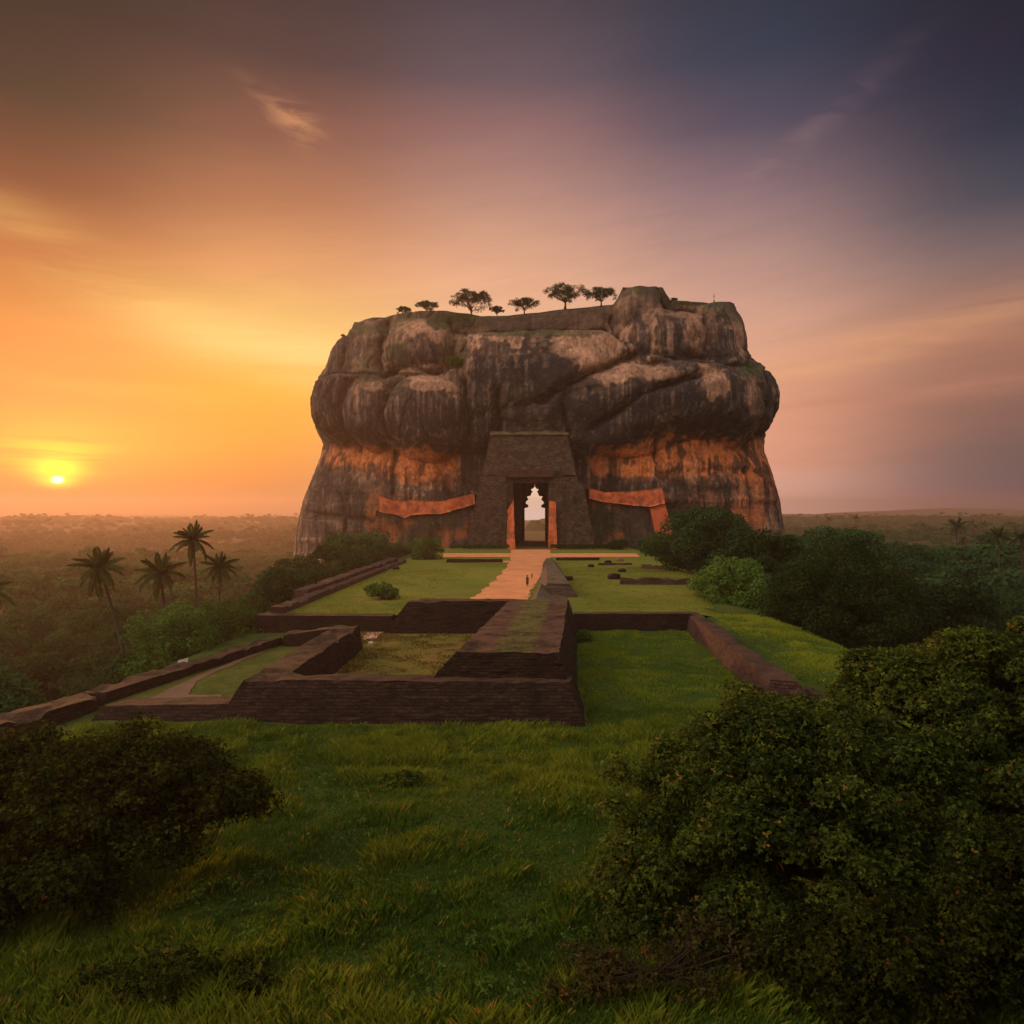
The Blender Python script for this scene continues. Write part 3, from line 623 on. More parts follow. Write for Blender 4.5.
# weathering colours of the stone itself: black water stains, tan bare rock, red-orange lichen and clay, plus painted crease shade
qx = 512 + 730 * AX / AY; qy = 516 - 730 * (AZ - 11.25) / AY
side = ss(-np.concatenate([ny] + [ny[-1:]] * K), .05, .3)
colr = {'dark': (0.014, 0.013, 0.015), 'brown': (0.085, 0.056, 0.043), 'tan': (0.50, 0.28, 0.175), 'pale': (0.55, 0.40, 0.30), 'orange': (0.66, 0.205, 0.062), 'green': (0.045, 0.060, 0.016)}
colr = {k: np.array(v) for k, v in colr.items()}
A_ = np.ones(qx.shape + (3,)) * colr['brown']
def lay(mask, key, amt=1.0):
    global A_
    m = np.clip(mask * amt, 0, 1)[..., None]; A_ = A_ * (1 - m) + colr[key] * m
sn = fbm(AX / 2.2, AY / 2.2, AZ / 40, 4, 500); sn2 = fbm(AX / 6, AY / 6, AZ / 70, 3, 510); bn = fbm(AX / 14, AY / 14, AZ / 9, 4, 520); fn = fbm(AX / 3, AY / 3, AZ / 3, 3, 530)
gr = fbm(AX / .9, AY / .9, AZ / .9, 3, 570)
lay(ss(bn + .6 * sn, -.1, .4), 'tan', .34)
def blob(a, c_, rx, ry, soft=.35, jit=.35):
    soft *= .5
    r = np.sqrt(((qx - a) / rx) ** 2 + ((qy - c_) / ry) ** 2) + jit * .9 * fn + .38 * sn + .12 * gr
    return ss(r, 1 + soft / 2, 1 - soft / 2)
# tan faces
for a, c_, rx, ry, am in ((545,345,100,12,.85),(600,345,45,26,.9),(470,338,30,14,.8),(625,372,32,18,.9),(712,388,18,26,.85),(418,338,26,14,.7),(430,372,34,10,.7),(445,385,16,14,.6),(700,330,14,26,.5),(735,345,10,24,.5),(660,330,10,26,.4),(575,352,16,20,.8),(640,350,20,20,.6),(536,432,30,6,.7),(468,408,8,8,.7),(382,360,8,30,.3),(758,395,10,20,.45)):
    lay(blob(a, c_, rx, ry), 'tan', am)
# red-orange hollow
ob = np.interp(qx, [300,325,360,400,440,470,520,585,600,640,700,740,765,800], [446,447,449,449,454,470,490,470,458,440,432,430,444,446])
oe = np.interp(qx, [300,330,380,440,470,520,590,640,700,740,780], [455,466,470,482,480,492,485,474,476,480,492])
om = ss(qy, ob - 3, ob + 3) * ss(qy, oe + 12, oe - 4)
om *= ss(fn * .8 + sn2 * .5, -.35, .15)
om *= np.interp(qx, [300,320,330,470,500,560,590,610,770,800], [.2,.5,.8,.8,.05,.05,.6,1,1,.5])
lay(om, 'orange', 1.0)
for a, c_, rx, ry, am in ((413,465,26,20,.85),(360,455,22,14,.5),(455,470,16,20,.5),(640,452,26,10,.9),(690,445,40,14,.85),(745,465,26,30,.6),(660,470,60,8,.8),(750,500,24,30,.4),(700,505,60,16,.3),(380,520,16,26,.45),(745,520,18,18,.5),(620,522,25,22,.25),(400,540,20,16,.3)):
    lay(blob(a, c_, rx, ry, .5, .6), 'orange', am)
# pale scraped bedding
lay(ss(fbm(AX / 12, AY / 12, AZ / 1.2, 3, 540), .15, .4) * ss(qy, 470, 500), 'tan', .35)
# black stains
for a, c_, rx, ry, am in ((495,362,24,22,.85),(545,368,32,34,.95),(430,420,44,36,.8),(372,418,18,36,.7),(335,410,20,36,.6),(415,352,26,14,.75),(520,420,70,34,.85),(600,420,60,30,.85),(660,392,44,24,.9),(700,410,30,26,.9),(668,330,12,24,.8),(640,335,8,20,.5),(730,395,14,60,.85),(742,440,8,34,.8),(770,400,14,36,.6),(720,335,10,30,.6),(590,470,26,46,.85),(455,480,26,40,.55),(490,460,30,30,.8),(460,440,40,30,.6),(350,345,18,26,.5),(320,400,12,50,.5),(640,484,44,9,.55),(720,484,20,8,.4),(335,490,24,30,.35),(725,500,14,40,.4),(600,520,26,30,.5),(625,400,40,14,.5)):
    lay(blob(a, c_, rx, ry, .4, .45), 'dark', am)
# running streaks
drip = ss(sn * .9 + sn2 * .6, .08, .24)
lay(drip * ss(qy, 318, 340), 'dark', .78)
lay(ss(fbm(AX / .9 + 3, AY / .9, AZ / 26, 3, 545), .1, .5) * ss(qy, 318, 330) * ss(bn, -.3, .3), 'pale', .30)
drip2 = ss(fbm(AX / 1.6 + 9, AY / 1.6, AZ / 55, 4, 550), .12, .36) * ss(fbm(AX / 9, AY / 9, 0, 2, 555), -.3, .2)
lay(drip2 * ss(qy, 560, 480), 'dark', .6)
for a, c_, rx, ry, am in ((413,463,26,16,.95),(368,456,18,10,.7),(338,456,12,10,.6),(447,462,14,12,.6),(605,462,14,14,.6),(655,458,30,10,.8),(720,452,24,12,.85),(420,326,24,8,.6),(430,384,24,7,.7),(372,386,12,6,.5),(690,312,26,6,.5),(650,372,26,8,.7),(716,384,14,16,.7),(575,345,26,12,.7)):
    lay(blob(a, c_, rx, ry, .5, .7), 'orange' if 440 < c_ < 480 else 'tan', am)
lay(ss(fbm(AX / 1.3 + 4, AY / 1.3, AZ / 60, 3, 560), .22, .5) * ss(qy, 480, 330), 'tan', .36)
lay(ss(fbm(AX / .8 + 4, AY / .8, AZ / 45, 3, 562), .25, .42) * ss(qy, 330, 350), 'pale', .18)
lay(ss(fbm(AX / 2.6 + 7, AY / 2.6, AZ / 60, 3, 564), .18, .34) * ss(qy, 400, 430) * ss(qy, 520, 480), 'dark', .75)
crease_shade = np.concatenate([np.exp(-(cgap / 4.0) ** 2) * front, np.zeros((K, len(tt)))])  # shade painted along the creases so the boulders stand apart
lay(crease_shade * ss(fn + sn, -.5, .2), 'dark', .8)
# moss and grass on the ledges, on top and at the foot
top_l = tab(TOPL, 0, np.clip(qx, 340, 745))
lay(ss(fn + .5 * bn, -.5, .1) * ss(qy, top_l + 12, top_l + 2) * ss(qx, 385, 400), 'green', .6)
for a, c_, rx, ry, am in ((455,322,30,7,.9),(370,370,14,18,.5),(358,330,30,6,.7),(398,352,10,26,.4),(540,333,70,4,.7),(755,368,16,8,.8),(455,345,14,14,.45),(600,525,34,22,.75),(640,520,30,20,.6),(420,530,36,18,.6),(690,302,30,3,.9),(395,382,12,8,.4)):
    lay(blob(a, c_, rx, ry, .6, .6), 'green', am)
rimm = ss(qy, 333, 328) * ss(qx, 462, 472) * ss(qx, 622, 606)
lay(rimm, 'brown', .75)
A_[NZ:] = colr['green'] * (1 + .4 * bn[NZ:, :, None])
A_ *= (1 + .45 * fn + .2 * bn + .45 * gr)[..., None]
A_ = np.clip(A_, 0.01, 0.8)
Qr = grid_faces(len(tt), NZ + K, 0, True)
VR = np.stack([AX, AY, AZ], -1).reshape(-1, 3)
fc = VR[Qr].mean(1)
cut = (fc[:, 2] < 29) & (((fc[:, 1] < 300) & (fc[:, 0] > -3) & (fc[:, 0] < 16)) | ((fc[:, 1] > 310) & (fc[:, 0] > 2) & (fc[:, 0] < 20)))
Qr = Qr[~cut]
m_, nb = new_mat('weathered_rock'); pos = nb.new('ShaderNodeTexCoord').outputs['Object']; s = nb.sep(pos)
at = nb.new('ShaderNodeAttribute', attribute_name='stain').outputs['Color']
svec = nb.comb(s[0], s[1], nb.m('MULTIPLY', s[2], .06))
sa = nb.noise(svec, .9, 6, .65); sb = nb.noise(pos, .8, 8, .7); sc_ = nb.noise(nb.comb(s[0], s[1], nb.m('MULTIPLY', s[2], 5.0)), .12, 5, .6)
col = nb.mix(nb.m('MULTIPLY', nb.sstep(sa, .48, .66), .5), at, (0.03, 0.024, 0.022))
col = nb.mix(nb.m('MULTIPLY', nb.sstep(sb, .56, .74), .32), col, (0.42, 0.30, 0.24))
col = nb.mix(nb.m('MULTIPLY', nb.sstep(sb, .48, .30), .5), col, (0.035, 0.026, 0.022))
h = nb.m('ADD', nb.m('MULTIPLY', sb, 1.6), nb.m('ADD', nb.m('MULTIPLY', sa, .6), nb.m('MULTIPLY', sc_, .8)))
finish(nb, col, .88, h, .75, 1.1, .25)
M_ROCK = m_
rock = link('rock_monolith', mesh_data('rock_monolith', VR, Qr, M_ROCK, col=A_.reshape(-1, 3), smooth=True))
tag(rock, 'giant flat topped rock with black and orange stains towering over the gate', 'rock')
# the passage through the rock
TZt = 26.5
pas = [((-.4, 254.5), (5.2, 349)), ((12.9, 254.5), (17.4, 349))]
(aL, bL), (aR, bR) = pas
def quad_strip(a, b_, z0, z1, n=24, m=8, seed=0):
    u = np.linspace(0, 1, n)[None, :]; v = np.linspace(0, 1, m)[:, None]
    x = a[0] + (b_[0] - a[0]) * u + 0 * v; y = a[1] + (b_[1] - a[1]) * u + 0 * v; z = z0 + (z1 - z0) * v + 0 * u
    x = x + .25 * fbm(y / 5, z / 4, seed, 3, 600 + seed)
    return np.stack([x, y, z], -1).reshape(-1, 3), grid_faces(n, m)
ceil = (lambda: (np.array([[x, y, TZt + .3 * math.sin(y)] for y in np.linspace(254.5, 349, 20) for x in np.linspace(-1, 18, 8)]), grid_faces(8, 20)))()
flo = (np.array([[x, y, z] for y, z in ((254.5, .07), (300, -.15), (349, -.4), (372, -1.2)) for x in (-2, 19)]), grid_faces(2, 4))
V, Q = merge([quad_strip(aL, bL, -2, 27.5, seed=1), quad_strip(aR, bR, -2, 27.5, seed=2), ceil])
link('passage', mesh_data('passage', V, Q, M_GATE), rock)
link('passage_floor', mesh_data('passage_floor', *flo, plain('passage_floor', (.42, .2, .1), .95, .2, .3)), rock)
# corbelled portal screen at its far end
def extr(name, outline, y0, th, mat, parent):
    bm = bmesh.new(); v1 = [bm.verts.new((x, y0, z)) for x, z in outline]; v2 = [bm.verts.new((x, y0 + th, z)) for x, z in outline]
    bm.faces.new(v1); bm.faces.new(v2[::-1]); n = len(v1)
    for i in range(n): bm.faces.new((v1[i], v1[(i + 1) % n], v2[(i + 1) % n], v2[i]))
    bmesh.ops.triangulate(bm, faces=[f for f in bm.faces if len(f.verts) > 4]); bmesh.ops.recalc_face_normals(bm, faces=bm.faces)
    me = bpy.data.meshes.new(name); bm.to_mesh(me); bm.free(); me.materials.append(mat); return link(name, me, parent)

# ------------------------------------------------------------------ gatehouse
gate = empty('gatehouse', (6, 250, 0)); tag(gate, 'battered brick gate tower with tall doorway at the foot of the rock', 'gatehouse')
D0 = 340.0
HWS = [(545,10.3),(508,10.3),(507.5,7.0),(505,6.4),(503.6,9.2),(501.6,8.8),(499.2,6.4),(497.8,7.4),(496.2,7.8),(495.7,4.4),(493,3.2),(491,2.2),(490.5,3.6),(489,3.8),(488.5,2.0),(486.6,.2)]
Ls = [(534.9 - w_, y_) for y_, w_ in HWS]; Rs = [(534.9 + w_, y_) for y_, w_ in HWS]
for sgn, xo in ((-1, 2.2), (1, 21.5)):
    rows = [(X(534.9 + sgn * w_, D0), Z(y_, D0)) for y_, w_ in HWS] + [(X(534.9, D0), 30.0)]
    V = []
    for th_ in (0, 3.0):
        for xi, zi in rows: V += [(xo - 6, 90 + th_, zi), (xi - 6, 90 + th_, zi)]
    n_ = len(rows); Q = []
    for i in range(n_ - 1):
        a_ = 2 * i; Q += [(a_, a_ + 1, a_ + 3, a_ + 2), (2 * n_ + a_, 2 * n_ + a_ + 1, 2 * n_ + a_ + 3, 2 * n_ + a_ + 2), (a_ + 1, a_ + 3, 2 * n_ + a_ + 3, 2 * n_ + a_ + 1)]
    link('portal_screen', mesh_data('portal_screen', V, Q, M_GATE), gate)
GW = lambda pts: [(a - 6, c_ - 250) for a, c_ in pts]
def gwall(name, bot, top, zb, zt, mat, **k):
    FOOT.append(np.asarray(bot, float)); return wall(name, GW(bot), GW(top), zb, zt, mat, parent=gate, foot=False, **{**k, 'rough': k['rough'] * 1.5, 'jag': .5})
gwall('tower', [(-10.6,251.2),(22.2,251.2),(22.2,262),(-10.6,262)], [(-7.0,254),(19.2,254),(18.6,264),(-6.4,264)], 25.3, 40, M_GATE, res=.7, rough=.28, course=.8, seed=700, bottom=True)
gwall('parapet', [(-7.6,253.2),(19.8,253.2),(19.6,263),(-7.4,263)], [(-7.4,253.4),(19.6,253.4),(19.4,263),(-7.2,263)], 39.4, 40.6, brick_mat('mossy_gate', (.08,.07,.035), (.16,.13,.07), (.05,.04,.02), row=.6, wid=2, mossy=.9, top=(.12,.12,.05)), res=.8, rough=.15, course=.8, seed=705)
gwall('flank', [(-15.6,249.5),(-1.9,249.5),(-1.9,264),(-15.6,264)], [(-10.8,251.4),(-1.9,251.4),(-1.9,264),(-10.8,264)], -1, 25.3, M_GATE, res=.7, rough=.25, course=.8, seed=710)
gwall('flank', [(14.4,249.5),(29.0,249.5),(29.0,264),(14.4,264)], [(14.4,251.4),(22.4,251.4),(22.4,264),(14.4,264)], -1, 25.3, M_GATE, res=.7, rough=.25, course=.8, seed=720)
gwall('buttress', [(18.6,248.2),(28.6,248.2),(28.6,251),(18.6,251)], [(18.8,249.8),(24.4,249.8),(24.4,252),(18.8,252)], -1, 22.5, M_GATE, res=.7, rough=.2, course=.8, seed=725)
gwall('lintel', [(-1.6,250.4),(14.6,250.4),(14.6,254),(-1.6,254)], [(-1.6,250.4),(14.6,250.4),(14.6,254),(-1.6,254)], 24.6, 27.2, M_BRICK2, res=.6, rough=.1, course=.8, seed=730, bottom=True)
gwall('inner_lintel', [(-.2,253),(13.2,253),(13.2,258),(-.2,258)], [(-.2,253),(13.2,253),(13.2,258),(-.2,258)], 22.8, 25.6, M_GATE, res=.6, rough=.1, course=.8, seed=735, bottom=True)
gwall('left_reveal', [(-2.2,251.6),(.9,252.4),(.9,262),(-2.2,262)], [(-2.2,251.6),(.3,252.4),(.3,262),(-2.2,262)], -.5, 25, M_GATE, res=.6, rough=.12, course=.8, seed=736)
gwall('right_reveal', [(12.5,252.4),(14.6,251.6),(14.6,262),(12.5,262)], [(12.8,252.4),(14.6,251.6),(14.6,262),(12.8,262)], -.5, 25, M_GATE, res=.6, rough=.12, course=.8, seed=737)
gwall('door_jamb', [(-1.9,248.6),(1.1,248.6),(.9,252.2),(-1.9,251)], [(-1.5,250.0),(.5,250.0),(.5,252.4),(-1.5,252)], -.3, [13.5,16.8,16.8,13.5], M_ORANGE, res=.5, rough=.14, course=.9, seed=740)
gwall('door_jamb', [(12.3,248.6),(15.4,248.6),(15.4,251.4),(12.5,252.2)], [(12.9,250.0),(15.0,250.0),(15.0,252),(12.9,252.4)], -.3, [16.6,16.0,16.0,16.6], M_ORANGE, res=.5, rough=.14, course=.9, seed=750)
gwall('roof_fill', [(-8,262),(20,262),(20,272),(-8,272)], [(-8,264),(20,264),(20,272),(-8,272)], 26, 40, M_GATE, res=1.2, rough=.3, course=.8, seed=755)

# plastered gallery walls clinging to the rock
def ribbon(name, top, bot, d, th, mat, label, cat='wall'):
    t = np.array([(X(a, d), Z(c_, d)) for a, c_ in top]); w_ = np.array([(X(a, d), Z(c_, d)) for a, c_ in bot])
    n = 60; u = np.linspace(0, 1, n)
    def res(p):
        L = np.concatenate([[0], np.cumsum(np.linalg.norm(np.diff(p, axis=0), axis=1))]); L /= L[-1]
        return np.stack([np.interp(u, L, p[:, 0]), np.interp(u, L, p[:, 1])], 1)
    t, w_ = res(t), res(w_); m = 10; v = np.linspace(0, 1, m)[:, None, None]
    G_ = t[None] * (1 - v) + w_[None] * v
    fr = np.stack([G_[..., 0], np.full(G_.shape[:2], d) + (.6 if label else 2.2) * fbm(G_[..., 0] / 5, G_[..., 1] / 5, 0, 4, 77) + (0 if label else .8), G_[..., 1] + 0.28 * fbm(G_[..., 0] / 2.5, v[..., 0] * 6 + 0 * G_[..., 0], 3, 4, 78)], -1)
    bk = fr + np.array([0, th, 0]); a = fr.reshape(-1, 3); b2 = bk.reshape(-1, 3)
    Q = [grid_faces(n, m), grid_faces(n, m, n * m)]
    idx = np.concatenate([np.arange(n), n * np.arange(1, m) + n - 1, n * (m - 1) + np.arange(n - 2, -1, -1), n * np.arange(m - 2, 0, -1)])
    nx_ = np.roll(idx, -1); Q.append(np.stack([idx, nx_, nx_ + n * m, idx + n * m], -1))
    ab = np.concatenate([a, b2]); cl = None
    if mat is M_ROCK:
        x, z = ab[:, 0], ab[:, 2]; f1 = fbm(x / 4, z / 4, 0, 4, 79)[:, None]; f2_ = fbm(x / 1.3, z / 9, 5, 3, 80)[:, None]; f3 = fbm(x / 6 + 9, z / 5, 0, 3, 81)[:, None]
        cl = colr['brown'] * .9 + 0 * f1; m1 = ss(f1, -.1, .25) * .8; cl = cl * (1 - m1) + colr['green'] * m1
        m2 = ss(f3, .1, .35) * .7; cl = cl * (1 - m2) + colr['orange'] * .6 * m2; m3 = ss(f2_, .05, .3) * .7; cl = cl * (1 - m3) + colr['dark'] * m3
    o = link(name, mesh_data(name, ab, np.concatenate(Q), mat, col=cl))
    return tag(o, label, cat) if label else o
ribbon('gallery_wall', [(379,495),(392,500),(412,500),(440,501),(467,495),(474,494)], [(379,512),(398,515),(404,518),(412,515),(440,514),(468,506),(475,504)], 258.0, 9, M_ORANGE, 'orange plastered gallery wall on the rock left of the gate')
ribbon('gallery_wall', [(589,488),(604,492),(630,491),(650,489),(662,487)], [(589,499),(604,502),(630,505),(650,507),(665,503)], 254.5, 11, M_ORANGE, 'orange plastered gallery wall on the rock right of the gate')
ribbon('stair_wall', [(650,508),(665,504)], [(656,540),(676,540)], 254.0, 11, plain('faded_orange_plaster', (.45,.10,.045), .85, .3, .5), 'faded orange wall running down below the right gallery')

gws = [o for o in COL.objects if o.name.startswith('gallery_wall')]
for gw_, tp, bt, dd in ((gws[0], [(376,511),(398,514),(412,514),(440,513),(476,503)], [(366,552),(400,551),(440,551),(480,551)], 259.0), (gws[1], [(588,498),(604,501),(630,504),(652,506),(664,503)], [(592,552),(615,551),(640,551),(672,550)], 255.6)):
    rb = ribbon('rubble_base', tp, bt, dd, 9, M_ROCK, None); rb.parent = gw_

# ------------------------------------------------------------------ foliage
def crown_pts(rng, lobes, n, shell=.5, low=-.45, loose=False):
    lobes = np.asarray(lobes, float); w = lobes[:, 3] * lobes[:, 4]; w = w / w.sum()
    k = rng.choice(len(lobes), n, p=w); L = lobes[k]
    D = rng.normal(size=(n, 3)); D /= np.linalg.norm(D, axis=1)[:, None]
    D[:, 2] = np.where(D[:, 2] < low, -D[:, 2], D[:, 2])
    r = shell + (1 - shell) * rng.random(n) ** .6
    if loose: r = .25 + 1.0 * rng.random(n) ** .9
    return L[:, :3] + D * L[:, 3:6] * r[:, None], D, k
def sub_lobes(rng, prim, m, r2, flat=.75, jit=.25, low=-.2):
    out = []
    for p in prim:
        D = rng.normal(size=(m, 3)); D /= np.linalg.norm(D, axis=1)[:, None]; D[:, 2] = np.where(D[:, 2] < low, -D[:, 2], D[:, 2])
        c_ = np.array(p[:3]) + D * np.array(p[3:6]) * (.82 + jit * (rng.random((m, 1)) - .5))
        r_ = r2 * (.65 + .7 * rng.random(m))
        out.append(np.column_stack([c_, r_, r_, r_ * flat]))
    return np.concatenate(out)
def leaves(rng, C, D, size, k=1, aspect=1.9, spread=1.0, up=.35):
    """k pointed leaves round each centre"""
    n = len(C); C = np.repeat(C, k, 0); D = np.repeat(D, k, 0); N = n * k
    A = D + np.array([0, 0, up]) + rng.normal(0, .45, (N, 3)); A /= np.linalg.norm(A, axis=1)[:, None]
    Rn = rng.normal(size=(N, 3)); T = np.cross(A, Rn); T /= np.linalg.norm(T, axis=1)[:, None] + 1e-9
    T = T * spread + A * .45; T /= np.linalg.norm(T, axis=1)[:, None]
    S = np.cross(T, A); S /= np.linalg.norm(S, axis=1)[:, None] + 1e-9
    s = size * (.6 + .8 * rng.random((N, 1))); w_ = s / aspect / 2
    b0 = C if k > 1 else C - T * s * .5
    v0 = b0; v1 = b0 + T * s * .5 + S * w_; v2 = b0 + T * s - A * s * .15; v3 = b0 + T * s * .5 - S * w_
    V = np.stack([v0, v1, v2, v3], 1).reshape(-1, 3); Q = np.arange(4 * N).reshape(-1, 4)
    return V, Q
def leaf_mesh(rng, lobes, n, size, mat, name='crown', k=1, shell=.5, low=-.45, **kw):
    C, D, li = crown_pts(rng, lobes, n, shell, low, k > 1)
    V, Q = leaves(rng, C, D, size, k, **kw)
    lt = rng.random(len(lobes)); t = np.clip(.45 * lt[li] + .55 * rng.random(n), 0, 1)
    if k > 1: t = np.clip(.30 * lt[li] + .62 * rng.random(n) ** 2.2, 0, .85); t[rng.random(n) < .012] = 1.0
    return mesh_data(name, V, Q, mat, tint=np.repeat(t, 4 * k))
def limb_mesh(rng, h, r, lobes, n=6, lean=(0, 0), mat=None, ext=1.0, z0=.35):
    top = np.array([lean[0], lean[1], h]); parts = []
    p = np.linspace(0, 1, 7)[:, None]; base = p * top + .04 * h * np.sin(p * 5) * np.array([1, .6, 0])
    parts.append(tube(base, r * np.array([1.7, 1.15, 1, .92, .85, .75, .55]), 8, False))
    lobes = np.asarray(lobes, float)
    for k in rng.choice(len(lobes), min(n, len(lobes)), replace=False):
        t = z0 + (1 - z0) * rng.random(); a = base[int(t * 6)]; e = a + (lobes[k, :3] - a) * (ext if rng.random() < .5 else 1.0)
        u = np.linspace(0, 1, 7)[:, None]
        m = a * (1 - u) + e * u + np.sin(u * math.pi) * np.array([0, 0, .12 * h]) * rng.uniform(-.4, 1) + .03 * h * np.sin(u * 9 + rng.random() * 6) * rng.normal(size=3) * u * (1 - u) * 4
        parts.append(tube(m, r * np.linspace(.5, .1, 7), 5, False))
    return mesh_data('trunk', *merge(parts), mat or M_BARK, smooth=True)

def build_tree(name, rng, prim, m, r2, n, size, mat, h, r, nl=7, k=1, shell=.5, slow=-.2, **kw):
    lob = sub_lobes(rng, prim, m, r2, low=slow)
    t = empty(name)
    link('trunk', limb_mesh(rng, h, r, lob, nl), t)
    link('crown', leaf_mesh(rng, lob, n, size, mat, k=k, shell=shell, **kw), t)
    return t
def prim_round(rng, R_, h0, n=6, flat=.7):
    out = [(0, 0, h0, R_ * .7, R_ * .7, R_ * flat * .8)]
    for i in range(n):
        a = i / n * 6.283 + rng.random(); q = R_ * (.42 + .16 * rng.random())
        out.append((q * math.cos(a), q * math.sin(a), h0 - R_ * .22 + R_ * .35 * rng.random(), R_ * .48, R_ * .48, R_ * .42 * flat / .7))
    return out

# --- tree prototypes for the jungle (height about 14 m, radius about 7 m)
protos = []
for i in range(7):
    rng = np.random.default_rng(1000 + i)
    Rr = [7, 6.2, 7.6, 5.4, 6.6, 7.2, 5.8][i]; h0 = [9, 10, 8.6, 10.5, 9, 9.5, 10][i]; fl = [.7, .9, .55, 1.0, .75, .6, .85][i]
    t = build_tree('jungle_tree', rng, prim_round(rng, Rr, h0, 6, fl), 9, Rr * .24, 4200, .62, M_LEAF, h0 * .85, .32)
    t['category'] = 'tree'; protos.append(t)
used = [False] * len(protos)
def place(i, x, y, z, sc, rz, label, group=None):
    i = i % len(protos)
    if not used[i]: o = protos[i]; used[i] = True
    else: o = copy_tree(protos[i])
    o.location = (x, y, z); o.rotation_euler = (0, 0, rz); o.scale = (sc, sc, sc)
    tag(o, label, 'tree', group); return o

# --- hero trees beside the terrace
HERO = []
def hero(name, px, d, z, Rr, ztop, label, mat=None, n=9000, size=.5, seed=0, flat=.75, m=12, base=None, cat='tree', k=1, r2=.22, nl=8, full=False):
    rng = np.random.default_rng(seed); x = X(px, d); H = ztop - z
    h0 = H - Rr * flat * .95
    pr_ = prim_round(rng, Rr, max(h0, Rr * .35), 7, flat)
    if full:                                  # foliage down to the ground
        hh = h0 - Rr * flat * .75
        while hh > Rr * .15:
            pr_ += prim_round(rng, Rr * .93, hh, 6, flat)[1:]; hh -= Rr * flat * .75
    n = int(n * (1 + .35 * (len(pr_) - 8) / 6)) if full else n
    t = build_tree(name, rng, pr_, m, Rr * r2, n, size, mat or M_LEAF, max(h0, .3) * .9, max(.12, Rr * .045), nl, k=k, slow=-.85 if full else -.2, low=-.8 if full else -.45)
    t.location = (x, d, z); tag(t, label, cat); HERO.append((x, d, Rr)); return t
def gz(x, y): return float(ground_z(x, y))
hero('broad_tree', 706, 150, -2.5, 14.0, 14.0, 'broad spreading dark green tree in front of the rock, right of the terrace', M_LEAF, n=36000, size=.55, seed=21, flat=.62, m=20, r2=.15, nl=12, full=True)
hero('bushy_tree', 734, 100, -5.0, 5.8, 7.2, 'fresh light green bushy tree between the broad tree and the huge dome tree', M_LEAF_L, n=15000, size=.38, seed=22, flat=1.0, m=14, full=True)
hero('dome_tree', 843, 84, -6.5, 9.6, 9.8, 'huge dome shaped dark tree filling the right side above the grass bank', M_LEAF_O, n=44000, size=.36, seed=23, flat=.9, m=24, r2=.15, nl=12, full=True)
hero('forest_tree', 948, 118, -15, 9.0, .6, 'dark rounded tree in the right valley just right of the huge dome tree', n=14000, size=.5, seed=71, flat=.8, m=14)
hero('forest_tree', 1010, 132, -16, 9.5, -.6, 'dark rounded tree in the right valley at the edge of the photo', n=14000, size=.5, seed=72, flat=.75, m=14)
hero('forest_tree', 905, 190, -16, 10.5, 4.4, 'tall rounded tree behind the huge dome tree, towards the far palms', n=13000, size=.6, seed=73, flat=.6, m=14)
hero('forest_tree', 800, 215, -10, 8.5, 6.2, 'rounded tree beside the lower right corner of the rock', n=9000, size=.6, seed=74, flat=.7, m=14)
hero('bushy_tree', 770, 92, -8.0, 4.6, -1.0, 'low dark bush tucked under the huge dome tree, left of its crown', n=7000, size=.36, seed=24, flat=.9, full=True)
hero('flat_top_tree', 845, 172, -9, 9.0, 8.4, 'flat topped tree rising just behind the huge dome tree', n=9000, size=.6, seed=25, flat=.45)
hero('bushy_tree', 283, 116, -5.5, 5.6, 4.6, 'rounded dark tree just outside the left stepped edge wall', n=8000, size=.42, seed=26, flat=.8, full=True)
hero('bushy_tree', 357, 166, -3.5, 7.6, 4.6, 'wide low tree at the foot of the rock left of the lawn', n=8000, size=.55, seed=27, flat=.5, full=True)
hero('bushy_tree', 318, 138, -5.0, 4.5, 1.6, 'small tree between the rounded dark tree and the rock foot', n=5000, size=.45, seed=28, flat=.7, full=True)
hero('round_bush', 427, 190, 0.0, 4.6, 6.4, 'round green bush at the upper left corner of the lawn', M_LEAF_M, n=6000, size=.45, seed=29, flat=.7, full=True, cat='bush')
hero('lawn_shrub', 381, 99, 0.0, 2.3, 2.1, 'low spiky shrub standing alone on the left lawn', M_LEAF_L, n=3200, size=.42, seed=30, flat=.45, full=True, cat='shrub')
hero('leafy_tree', 176, 74, -9.5, 5.2, 2.8, 'full leafy tree behind the outer wall, left of the courtyard', M_LEAF_M, n=15000, size=.32, seed=31, flat=.85, full=True)
hero('leafy_tree', 226, 82, -8, 4.6, 2.6, 'leafy tree touching the corner of the left outer wall', M_LEAF_M, n=11000, size=.32, seed=32, flat=.85, full=True)
hero('leafy_tree', 90, 58, -10, 2.8, -2.9, 'small yellowish tree below the first coconut palm', M_LEAF_L, n=6000, size=.26, seed=33, flat=.9, full=True)
hero('ledge_bush', 455, 252, 62.3, 3.4, 66.6, 'green bush clinging to a ledge of the rock face', M_LEAF_L, n=2500, size=.5, seed=34, flat=.5, full=True, cat='bush')
hero('foot_bush', 618, 246, 0, 4.0, 3.6, 'scrubby bush at the rock foot right of the gate', n=3000, size=.5, seed=35, flat=.5, full=True, cat='bush')
hero('foot_bush', 648, 244, -1, 4.4, 5.0, 'scrubby bush below the right gallery wall', n=3000, size=.5, seed=36, flat=.6, full=True, cat='bush')
hero('foot_bush', 400, 242, -2, 5.0, 2.5, 'scrubby bush at the rock foot left of the gate', n=3000, size=.5, seed=37, flat=.5, full=True, cat='bush')
hero('wall_weed', 583, 76, -1.7, 1.1, -.6, 'small leafy weed where the platform meets the right lawn wall', M_LEAF_L, n=900, size=.25, seed=38, flat=.5, full=True, cat='weed')
